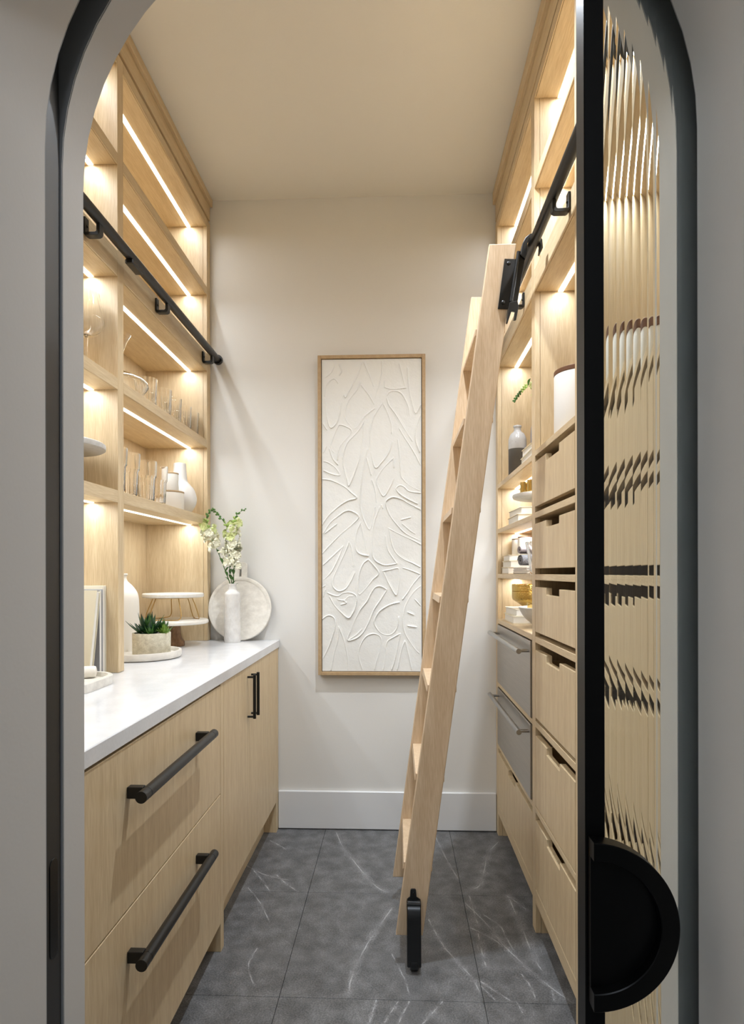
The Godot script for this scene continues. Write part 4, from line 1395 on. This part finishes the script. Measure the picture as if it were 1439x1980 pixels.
func canister(t: Node3D, r: float, h: float, body: String, lid: String, lid_h: float) -> void:
	var w := h - lid_h
	part("body", lathe(start(), v2([0, 0, r - 0.004, 0, r - 0.001, 0.002, r, 0.006, r, w - 0.002, r - 0.001, w, 0, w]), Vector3.ZERO, 56), body, t)
	part("lid", lathe(start(), v2([0, w + 0.0003, r - 0.0005, w + 0.0003, r + 0.0005, w + 0.0013, r + 0.0005, h - 0.001, r - 0.0005, h, 0, h]), Vector3.ZERO, 56), lid, t)


func serving_board(at: Vector3) -> void:
	var t := thing("serving_board", "round white marble serving board with a slotted handle leaning on the end wall", "board", Vector3.ZERO)
	var r := 0.1545
	var st := start()
	xf = Transform3D(Basis(Vector3(1, 0, 0), PI / 2), Vector3(0, r, 0))
	lathe(st, v2([0, 0, r - 0.002, 0, r, 0.002, r, 0.013, r - 0.003, 0.016, r - 0.016, 0.016, r - 0.019, 0.0135, r - 0.021, 0.0128, 0, 0.0128]), Vector3.ZERO, 96)
	xf = Transform3D.IDENTITY
	part("plate", st, "marble", t)
	# the handle: two cheeks and a rounded top round a narrow slot
	var outer := PackedVector2Array()
	var w := 0.033
	var y0 := 2.0 * r - 0.010
	var y1 := 2.0 * r + 0.052
	outer.append(Vector2(-w, y0))
	outer.append(Vector2(-w, y1 - 0.02))
	for k in 9:
		var a := PI - PI / 2 * k / 8.0
		outer.append(Vector2(-w + 0.02 + cos(a) * 0.02, y1 + sin(a) * 0.02))
	for k in 9:
		var a := PI / 2 - PI / 2 * k / 8.0
		outer.append(Vector2(w - 0.02 + cos(a) * 0.02, y1 + sin(a) * 0.02))
	outer.append(Vector2(w, y1 - 0.02))
	outer.append(Vector2(w, y0))
	var s := 0.0052
	outer.append(Vector2(s, y0))
	for k in 9:
		var a := PI * k / 8.0
		outer.append(Vector2(cos(a) * s, y1 - 0.006 + sin(a) * s))
	outer.append(Vector2(-s, y0))
	part("handle", prism(start(), outer, 0.001, 0.0155, 0.0015), "marble", t)
	part("handle_root", box(Vector3(-s, y0, 0.001), Vector3(s, y0 + 0.012, 0.0150)), "marble", t)
	t.position = at
	t.rotation.x = -0.105


func leaf_mesh(length: float, width: float, thick: float, curl: float) -> SurfaceTool:
	# a fleshy pointed leaf growing along +z and curling up
	var st := start()
	var n := 6
	var rows := []
	for i in n + 1:
		var t := float(i) / n
		var w := width * (sin(PI * pow(t, 0.55)) * 0.82 + 0.18 * (1.0 - t))
		var z := length * t
		var y := curl * t * t * length
		rows.append([Vector3(-w, y + thick * 0.8 * (1 - t), z), Vector3(0, y - thick * (1 - t * 0.8), z), Vector3(w, y + thick * 0.8 * (1 - t), z), Vector3(0, y + thick * 0.35 * (1 - t), z)])
	for i in n:
		for k in 4:
			var a: Vector3 = rows[i][k]
			var b: Vector3 = rows[i][(k + 1) % 4]
			var c: Vector3 = rows[i + 1][(k + 1) % 4]
			var d: Vector3 = rows[i + 1][k]
			var m := (a + b + c + d) / 4.0
			var mid: Vector3 = (rows[i][0] + rows[i][1] + rows[i][2] + rows[i][3] + rows[i + 1][0] + rows[i + 1][2]) / 6.0
			var g := (b - a).cross(d - a).normalized()
			if g.dot(m - mid) < 0:
				g = -g
			quad(st, a, b, c, d, g)
	return st


func succulent(at: Vector3) -> void:
	var t := thing("potted_succulent", "spiky green succulent in a low round concrete pot", "plant", Vector3.ZERO)
	part("pot", lathe(start(), v2([0, 0, 0.068, 0, 0.0705, 0.003, 0.0715, 0.082, 0.0705, 0.0845, 0.0635, 0.0845, 0.0625, 0.0825, 0.062, 0.070, 0, 0.070]), Vector3.ZERO, 64), "concrete", t)
	part("soil", lathe(start(), v2([0, 0.0702, 0.0615, 0.0702, 0.058, 0.076, 0, 0.079]), Vector3.ZERO, 32), "soil", t)
	# the big dark rosette, two small bright ones
	var plants := [
		[Vector3(-0.010, 0.074, 0.008), 44, 0.084, 0.0175, "leaf_dark", 0.15],
		[Vector3(0.056, 0.079, 0.016), 30, 0.034, 0.0095, "leaf_lime", 0.20],
		[Vector3(0.034, 0.080, -0.022), 28, 0.050, 0.0100, "leaf_green", 0.25],
		[Vector3(-0.040, 0.078, -0.020), 24, 0.046, 0.0090, "leaf_green", 0.3],
		[Vector3(0.012, 0.078, 0.044), 22, 0.036, 0.0080, "leaf_green", 0.3]]
	for p in plants:
		var shapes: Array[ArrayMesh] = []
		for v in 3:
			shapes.append(leaf_mesh(p[2] * (0.85 + 0.15 * v), p[3], p[3] * 0.32, p[5] + 0.12 * v).commit())
		for k in p[1]:
			var f: float = float(k) / p[1]
			var o := MeshInstance3D.new()
			o.name = "leaf"
			o.mesh = shapes[k % 3]
			o.material_override = mats[p[4] if k % 5 != 4 or p[4] != "leaf_dark" else "leaf_green"]
			t.add_child(o, true)
			var pitch := lerpf(0.12, 1.25, f) + rng.randf_range(-0.08, 0.08)
			var yaw: float = k * 2.39996 + rng.randf_range(-0.15, 0.15)
			o.basis = Basis(Vector3.UP, yaw) * Basis(Vector3(1, 0, 0), -pitch) * Basis().scaled(Vector3.ONE * lerpf(1.0, 0.8, f))
			o.position = p[0] + Vector3(0, 0.006 * f, 0)
			if p[4] == "leaf_dark" and k % 4 == 0:
				var tip := MeshInstance3D.new()
				tip.name = "leaf_tip"
				tip.mesh = tube(start(), [Vector3(0, 0.0, 0), Vector3(0, 0.001, 0.012)], 0.0017, 6, 0.0002).commit()
				tip.material_override = mats["leaf_tip"]
				o.add_child(tip, true)
				var len: float = p[2] * (0.85 + 0.15 * (k % 3))
				var cu: float = p[5] + 0.12 * (k % 3)
				tip.position = Vector3(0, cu * 0.9 * len, len * 0.95)
				tip.rotation.x = -atan(2.0 * cu)
	t.position = at


func petal_cluster(seed_at: int, size: float) -> SurfaceTool:
	# a snapdragon bloom: ruffled upper and lower lips round a short throat
	var st := start()
	var r := RandomNumberGenerator.new()
	r.seed = seed_at
	tube(st, [Vector3.ZERO, Vector3(0, 0, size * 0.5), Vector3(0, size * 0.05, size * 0.75)], size * 0.16, 8, size * 0.24)
	for k in 5:
		var a := TAU * k / 5.0 + r.randf_range(-0.2, 0.2)
		var grid := []
		for i in 5:
			var row := []
			for j in 5:
				var u := i / 4.0
				var v := (j - 2) / 2.0
				var w := size * 0.36 * sin(PI * (0.18 + 0.72 * u))
				var p := Vector3(v * w, size * (0.16 + 0.52 * u), size * (0.62 + 0.30 * sin(u * 2.4)) + sin(v * 6.0 + k * 2.0 + u * 4.0) * size * 0.15 * u)
				row.append(p.rotated(Vector3(0, 0, 1), a))
			grid.append(row)
		for i in 4:
			for j in 4:
				var p: Vector3 = grid[i][j]
				var q: Vector3 = grid[i + 1][j + 1]
				var n: Vector3 = ((grid[i][j + 1] as Vector3) - p).cross((grid[i + 1][j] as Vector3) - p).normalized()
				quad(st, p, grid[i][j + 1], q, grid[i + 1][j], n)
	return st


func small_leaf(length: float, width: float) -> SurfaceTool:
	var st := start()
	var n := 5
	var last := []
	for i in n + 1:
		var t := float(i) / n
		var w := width * sin(PI * minf(1.0, 0.08 + 0.92 * t))
		var c := Vector3(0, length * 0.25 * sin(t * 2.2), length * t)
		var row := [c + Vector3(-w, w * 0.35, 0), c, c + Vector3(w, w * 0.35, 0)]
		if i > 0:
			for k in 2:
				var g := ((row[k] as Vector3) - (last[k] as Vector3)).cross((last[k + 1] as Vector3) - (last[k] as Vector3)).normalized()
				quad(st, last[k], last[k + 1], row[k + 1], row[k], g)
		last = row
	return st


func place(called: String, mesh: Mesh, material: String, at: Vector3, dir: Vector3, roll: float, parent: Node) -> void:
	# puts a shape grown along +z at a point of a stem, turned to dir
	var o := MeshInstance3D.new()
	o.name = called
	o.mesh = mesh
	o.material_override = mats[material]
	parent.add_child(o, true)
	var up := Vector3.UP if absf(dir.normalized().y) < 0.95 else Vector3.RIGHT
	o.basis = Basis.looking_at(-dir, up) * Basis(Vector3(0, 0, 1), roll)
	o.position = at - (parent as Node3D).position


func flower_stem(label: String, path: Array, bloom_from: float, bloom_to: float, blooms: int, buds_from: float, base: Vector3) -> void:
	var t := thing("snapdragon", label, "flower", base, "snapdragons in the white bottle vase")
	var pts := curve(path, 6)
	part("stem", tube(start(), pts, 0.0024, 8, 0.0010), "stem_green", t)
	var bud: ArrayMesh = lathe(start(), curve(v2([0.0, 0.0, 0.0026, 0.001, 0.0040, 0.004, 0.0034, 0.008, 0.0, 0.0115]), 2), Vector3.ZERO, 8).commit()
	var kinds: Array[ArrayMesh] = []
	for v in 3:
		kinds.append(petal_cluster(100 + v, 0.032 + 0.003 * v).commit())
	var leaves: ArrayMesh = small_leaf(0.036, 0.008).commit()
	var n := pts.size() - 1
	for k in blooms:
		var f := lerpf(bloom_from, bloom_to, float(k) / maxf(1, blooms - 1))
		var p: Vector3 = pts[int(f * n)]
		var a := k * 2.3 + rng.randf_range(-0.4, 0.4)
		place("blossom", kinds[k % 3], "petal_lime" if f > bloom_to - 0.08 else "petal_white", p, Vector3(cos(a), rng.randf_range(-0.15, 0.35), sin(a) * 0.75 + 0.25), rng.randf_range(0, TAU), t)
	var count := int((1.0 - buds_from) * 46)
	for k in count:
		var f := lerpf(buds_from, 1.0, float(k) / maxf(1, count - 1))
		var i := int(f * n)
		var p: Vector3 = pts[i]
		var along: Vector3 = ((pts[mini(i + 1, n)] as Vector3) - (pts[maxi(i - 1, 0)] as Vector3)).normalized()
		var side := along.cross(Vector3(0, 0, 1)).normalized()
		var a := k * 2.2
		var dir := (along * 0.8 + side * cos(a) + side.cross(along) * sin(a)).normalized()
		var o := MeshInstance3D.new()
		o.name = "bud"
		o.mesh = bud
		o.material_override = mats["bud_green" if f > buds_from + 0.12 else "bud_lime"]
		t.add_child(o, true)
		var sc := lerpf(1.6, 0.95, (f - buds_from) / (1.0 - buds_from))
		o.basis = Basis(Quaternion(Vector3.UP, dir)).scaled(Vector3.ONE * sc)
		o.position = p - base
	for k in 7:
		var f := 0.09 + 0.05 * k
		var p: Vector3 = pts[int(f * n)]
		var a := k * 2.1 + rng.randf_range(-0.5, 0.5)
		place("leaf", leaves, "leaf_green", p, Vector3(cos(a), 0.6, sin(a)), 0.0, t)


func flowers() -> void:
	var base := Vector3(-0.782, TOP + 0.21, -2.925)
	flower_stem("left snapdragon stem bending over at its budded tip by the shelving", [Vector3(-0.786, 1.14, -2.925), Vector3(-0.792, 1.196, -2.922), Vector3(-0.812, 1.255, -2.918), Vector3(-0.841, 1.336, -2.910), Vector3(-0.867, 1.394, -2.905), Vector3(-0.885, 1.430, -2.902), Vector3(-0.894, 1.469, -2.900), Vector3(-0.896, 1.509, -2.900), Vector3(-0.884, 1.538, -2.902), Vector3(-0.866, 1.551, -2.906)], 0.36, 0.70, 11, 0.66, base)
	flower_stem("middle snapdragon stem whose budded tip sweeps to the left", [Vector3(-0.782, 1.14, -2.930), Vector3(-0.786, 1.199, -2.930), Vector3(-0.796, 1.253, -2.932), Vector3(-0.794, 1.303, -2.932), Vector3(-0.785, 1.350, -2.932), Vector3(-0.784, 1.386, -2.930), Vector3(-0.792, 1.444, -2.926), Vector3(-0.808, 1.476, -2.922), Vector3(-0.837, 1.512, -2.918), Vector3(-0.857, 1.536, -2.914), Vector3(-0.872, 1.549, -2.910)], 0.28, 0.62, 12, 0.62, base)
	flower_stem("right snapdragon stem with its budded tip pointing up and right", [Vector3(-0.778, 1.14, -2.922), Vector3(-0.776, 1.199, -2.922), Vector3(-0.775, 1.264, -2.926), Vector3(-0.774, 1.321, -2.930), Vector3(-0.776, 1.365, -2.932), Vector3(-0.783, 1.418, -2.932), Vector3(-0.779, 1.472, -2.932), Vector3(-0.772, 1.501, -2.932), Vector3(-0.757, 1.530, -2.930), Vector3(-0.720, 1.552, -2.926)], 0.26, 0.72, 12, 0.70, base)


func roll_of_cloth(turns: float, r0: float, r1: float, thick: float, length: float, squash: float) -> SurfaceTool:
	# cloth rolled up: a spiral band seen from its end, lying along x, flattened by its weight
	var st := start()
	var outer := []
	var inner := []
	var n := int(turns * 28)
	for i in n + 1:
		var t := float(i) / n
		var a := t * turns * TAU + 0.6
		var r := lerpf(r0, r1, t)
		var dir := Vector2(cos(a), sin(a) * squash)
		outer.append(dir * r)
		inner.append(dir * (r - thick))
	xf = facing_x()
	var poly := PackedVector2Array()
	for p in outer:
		poly.append(p)
	for i in n + 1:
		poly.append(inner[n - i])
	prism(st, poly, 0.0, length, 0.0012)
	xf = Transform3D.IDENTITY
	return st


func right_objects() -> void:
	# --- canisters on the shelf over the notched drawers
	var wc := thing("canister", "large white canister with a brown wooden lid on the shelf above the notched drawers", "canister", Vector3.ZERO)
	canister(wc, 0.083, 0.203, "white_ceramic", "walnut", 0.0135)
	wc.position = Vector3(0.574, 1.6715, -1.960)
	var wd := thing("canister", "speckled canister with a dark lid seen only through the reeded glass", "canister", Vector3.ZERO)
	canister(wd, 0.075, 0.142, "speckled_ceramic", "walnut", 0.02)
	wd.position = Vector3(0.585, 1.6715, -1.47)
	# --- end-wall bay, upper shelf
	var y := 1.6665
	var bt := thing("bottle_vase", "two-tone bottle vase, white glaze above bare grey clay", "vase", Vector3.ZERO)
	part("clay_base", lathe(start(), v2([0, 0, 0.036, 0, 0.0388, 0.003, 0.039, 0.124]), Vector3.ZERO, 48), "raw_grey_clay", bt)
	part("glazed_top", lathe(start(), curve(v2([0.039, 0.1242, 0.0392, 0.155, 0.038, 0.170, 0.030, 0.190, 0.019, 0.200, 0.0155, 0.206, 0.0150, 0.216, 0.0175, 0.221, 0.0175, 0.227, 0.0150, 0.2285, 0.0115, 0.226, 0.011, 0.21, 0.0, 0.205]), 3), Vector3.ZERO, 48), "grey_glaze", bt)
	bt.position = Vector3(0.530, y, -2.765)
	whole("vase", lathe(start(), curve(v2([0.038, 0.0, 0.045, 0.008, 0.046, 0.12, 0.045, 0.20, 0.036, 0.235, 0.020, 0.252, 0.016, 0.265, 0.016, 0.285, 0.018, 0.290, 0.014, 0.290, 0.0125, 0.27, 0.0, 0.265]), 4), Vector3.ZERO, 48), "violet_grey_glaze", Vector3(0.628, y, -2.740), "tall grey bottle vase half hidden by the right divider, with a drooping sprig", "vase")
	var sp := thing("snapdragon_sprig", "drooping green snapdragon sprig hanging out of the grey vase", "flower", Vector3(0.628, 1.93, -2.74))
	var path := curve([Vector3(0.628, 1.90, -2.74), Vector3(0.630, 1.98, -2.742), Vector3(0.626, 2.05, -2.742), Vector3(0.606, 2.085, -2.74), Vector3(0.580, 2.072, -2.74), Vector3(0.560, 2.057, -2.74), Vector3(0.540, 2.038, -2.74), Vector3(0.525, 2.018, -2.74), Vector3(0.512, 1.997, -2.74)], 6)
	part("stem", tube(start(), path, 0.002, 8, 0.0010), "stem_green", sp)
	var bud: ArrayMesh = lathe(start(), curve(v2([0.0, 0.0, 0.0030, 0.001, 0.0046, 0.005, 0.0036, 0.010, 0.0, 0.014]), 2), Vector3.ZERO, 8).commit()
	for k in 22:
		var f := lerpf(0.58, 1.0, k / 21.0)
		var i := int(f * (path.size() - 1))
		var along: Vector3 = ((path[mini(i + 1, path.size() - 1)] as Vector3) - (path[i - 1] as Vector3)).normalized()
		var side := along.cross(Vector3(0, 0, 1)).normalized()
		var dir := (along * 0.9 + side * cos(k * 2.2) + side.cross(along) * sin(k * 2.2)).normalized()
		var o := MeshInstance3D.new()
		o.name = "bud"
		o.mesh = bud
		o.material_override = mats["leaf_green" if k > 7 else "bud_lime"]
		sp.add_child(o, true)
		o.basis = Basis(Quaternion(Vector3.UP, dir)).scaled(Vector3.ONE * lerpf(1.1, 0.8, k / 21.0))
		o.position = path[i] - sp.position
	var bloom: ArrayMesh = petal_cluster(105, 0.026).commit()
	place("blossom", bloom, "petal_lime", Vector3(0.600, 2.07, -2.735), Vector3(-0.6, -0.5, 0.6), 0.4, sp)
	place("blossom", bloom, "petal_lime", Vector3(0.612, 2.03, -2.735), Vector3(-0.7, -0.6, 0.4), 1.4, sp)
	place("leaf", small_leaf(0.03, 0.007).commit(), "leaf_green", Vector3(0.585, 2.073, -2.74), Vector3(-0.2, 0.8, 0.1), 0, sp)
	place("leaf", small_leaf(0.03, 0.007).commit(), "leaf_green", Vector3(0.572, 2.066, -2.74), Vector3(0.3, 0.6, 0.5), 0, sp)
	flat_books([[0.15, 0.225, 0.032, "ivory_cover", "lower ivory book of the pair beside the two-tone bottle vase"], [0.15, 0.21, 0.032, "cream_cover", "upper cream book of the pair beside the two-tone bottle vase"]], Vector3(0.490, y, -2.385), "ivory books on the upper right shelf")
	# --- second shelf
	y = 1.4545
	flat_books([[0.15, 0.25, 0.031, "cream_cover", "lower cream book under the low marble stand"], [0.148, 0.235, 0.029, "ivory_cover", "upper ivory book under the low marble stand"]], Vector3(0.489, y, -2.655), "cream books on the second right shelf")
	var ms := thing("cake_stand", "low grey marble stand on two books, carrying the small brass cups", "cake stand", Vector3.ZERO)
	part("plate", lathe(start(), v2([0, 0.040, 0.10, 0.040, 0.116, 0.046, 0.120, 0.054, 0.118, 0.062, 0.112, 0.0645, 0, 0.0645]), Vector3.ZERO, 64), "grey_marble", ms)
	part("foot", lathe(start(), v2([0, 0, 0.05, 0, 0.05, 0.008, 0.028, 0.022, 0.030, 0.0397]), Vector3.ZERO, 40), "grey_marble", ms)
	ms.position = Vector3(0.607, y + 0.0605, -2.650)
	var cup := glass_shape(v2([0, 0, 0.0205, 0, 0.0215, 0.002, 0.0215, 0.052]), v2([0.0195, 0.052, 0.0195, 0.004, 0, 0.004]), 36)
	var cup_mesh: ArrayMesh = cup.commit()
	whole("brass_cup", cup_mesh, "polished_brass", Vector3(0.545, y + 0.1255, -2.672), "small brass cup at the end-wall edge of the grey marble stand", "cup", "brass cups on the marble stand")
	whole("brass_cup", cup_mesh, "polished_brass", Vector3(0.560, y + 0.1255, -2.602), "small brass cup next to the divider on the grey marble stand", "cup", "brass cups on the marble stand")
	# --- third shelf
	y = 1.2425
	flat_books([[0.15, 0.19, 0.029, "cream_cover", "lowest cream book of three behind the folded towels"], [0.148, 0.18, 0.028, "ivory_cover", "middle ivory book of three behind the folded towels"], [0.145, 0.175, 0.027, "cream_cover", "topmost cream book of three behind the folded towels"]], Vector3(0.492, y, -2.872), "books behind the towels")
	var k1 := thing("canister", "small cream canister standing on books nearest the end wall on the towel shelf", "canister", Vector3.ZERO)
	canister(k1, 0.031, 0.078, "matte_ceramic", "walnut", 0.005)
	k1.position = Vector3(0.568, y + 0.0862, -2.9385)
	var k2 := thing("canister", "speckled white canister standing on books behind the folded towels", "canister", Vector3.ZERO)
	canister(k2, 0.0525, 0.083, "speckled_ceramic", "walnut", 0.005)
	k2.position = Vector3(0.602, y + 0.0862, -2.860)
	var fold := start()
	for k in 3:
		bx(fold, Vector3(0.0, 0.0005 + 0.0095 * k, -0.125 + 0.004 * k), Vector3(0.13, 0.0095 + 0.0095 * k, 0.115 - 0.006 * k), 0.0040)
	var f1 := whole("towel", fold, "pale_towel", Vector3(0.502, y, -2.575), "pale towel folded flat at the bottom of the towel stack", "towel")
	f1.rotation.y = 0.04
	whole("towel", roll_of_cloth(2.4, 0.016, 0.062, 0.0105, 0.12, 0.42), "patterned_towel", Vector3(0.505, y + 0.0558, -2.585), "grey patterned towel rolled up in the middle of the towel stack", "towel")
	var f3 := whole("towel", roll_of_cloth(1.7, 0.020, 0.050, 0.0125, 0.12, 0.36), "mauve_towel", Vector3(0.505, y + 0.1008, -2.600), "mauve-grey towel loosely rolled on top of the towel stack", "towel")
	f3.rotation.x = 0.05
	var cut := glass_shape(v2([0, 0, 0.024, 0, 0.027, 0.004, 0.030, 0.03, 0.036, 0.075, 0.045, 0.122]), v2([0.0425, 0.122, 0.033, 0.075, 0.0265, 0.03, 0.022, 0.012, 0, 0.010]), 0, 11)
	whole("crystal_vase", cut, "cut_glass", Vector3(0.526, y, -2.365), "flared cut-crystal vase beside the folded towels", "vase")
	# --- lowest shelf
	y = 1.0305
	flat_books([[0.165, 0.245, 0.031, "ivory_cover", "lower ivory book under the hammered brass bowl"], [0.16, 0.23, 0.029, "ivory_cover", "upper ivory book under the hammered brass bowl"]], Vector3(0.497, y, -2.800), "ivory books under the brass bowl")
	var gb := thing("brass_bowl", "deep hammered brass bowl standing on two ivory books", "bowl", Vector3.ZERO)
	part("bowl", lathe(start(), v2([0, 0.003, 0.045, 0.003, 0.047, 0.007, 0.070, 0.022, 0.094, 0.038, 0.0985, 0.048, 0.0985, 0.0745, 0.097, 0.076, 0.0985, 0.0775, 0.0985, 0.106, 0.0965, 0.106, 0.0965, 0.05, 0.07, 0.026, 0, 0.016]), Vector3.ZERO, 72), "hammered_brass", gb)
	part("foot_ring", lathe(start(), v2([0.038, 0.0, 0.044, 0.0, 0.046, 0.0029, 0.036, 0.0029]), Vector3.ZERO, 40), "polished_brass", gb)
	gb.position = Vector3(0.603, y + 0.0605, -2.760)
	whole("marble_bowl", lathe(start(), curve(v2([0.050, 0.0, 0.060, 0.001, 0.085, 0.014, 0.115, 0.040, 0.135, 0.074, 0.1365, 0.079, 0.134, 0.081, 0.130, 0.077, 0.108, 0.044, 0.075, 0.020, 0.0, 0.012]), 4), Vector3.ZERO, 72), "grey_marble", Vector3(0.622, y, -2.505), "round white marble bowl next to the hammered brass bowl", "bowl")
	whole("napkin_ring", lathe(start(), v2([0.0155, 0.0, 0.0195, 0.0, 0.0205, 0.004, 0.0195, 0.008, 0.0195, 0.043, 0.0205, 0.047, 0.0195, 0.050, 0.0155, 0.050, 0.0155, 0.0]), Vector3.ZERO, 36), "polished_brass", Vector3(0.536, y + 0.0475, -2.500), "small brass napkin ring standing in the white marble bowl", "ring")


func flat_books(list: Array, at: Vector3, group: String) -> void:
	# books lying in a pile: each is [depth along x, length along z, thickness, cover, label]; at is the middle of the edge that faces the room
	var y := at.y + 0.0003
	var k := 0
	for b in list:
		var t := book("book", b[0], b[1], b[2], b[3], b[4], group)
		t.basis = Basis(Vector3.UP, PI + (0.03 if k % 2 else -0.02)) * Basis(Vector3(1, 0, 0), -PI / 2)
		t.position = Vector3(at.x + 0.003 * k, y + b[2] / 2.0, at.z - b[1] / 2.0)
		y += b[2] + 0.0004
		k += 1
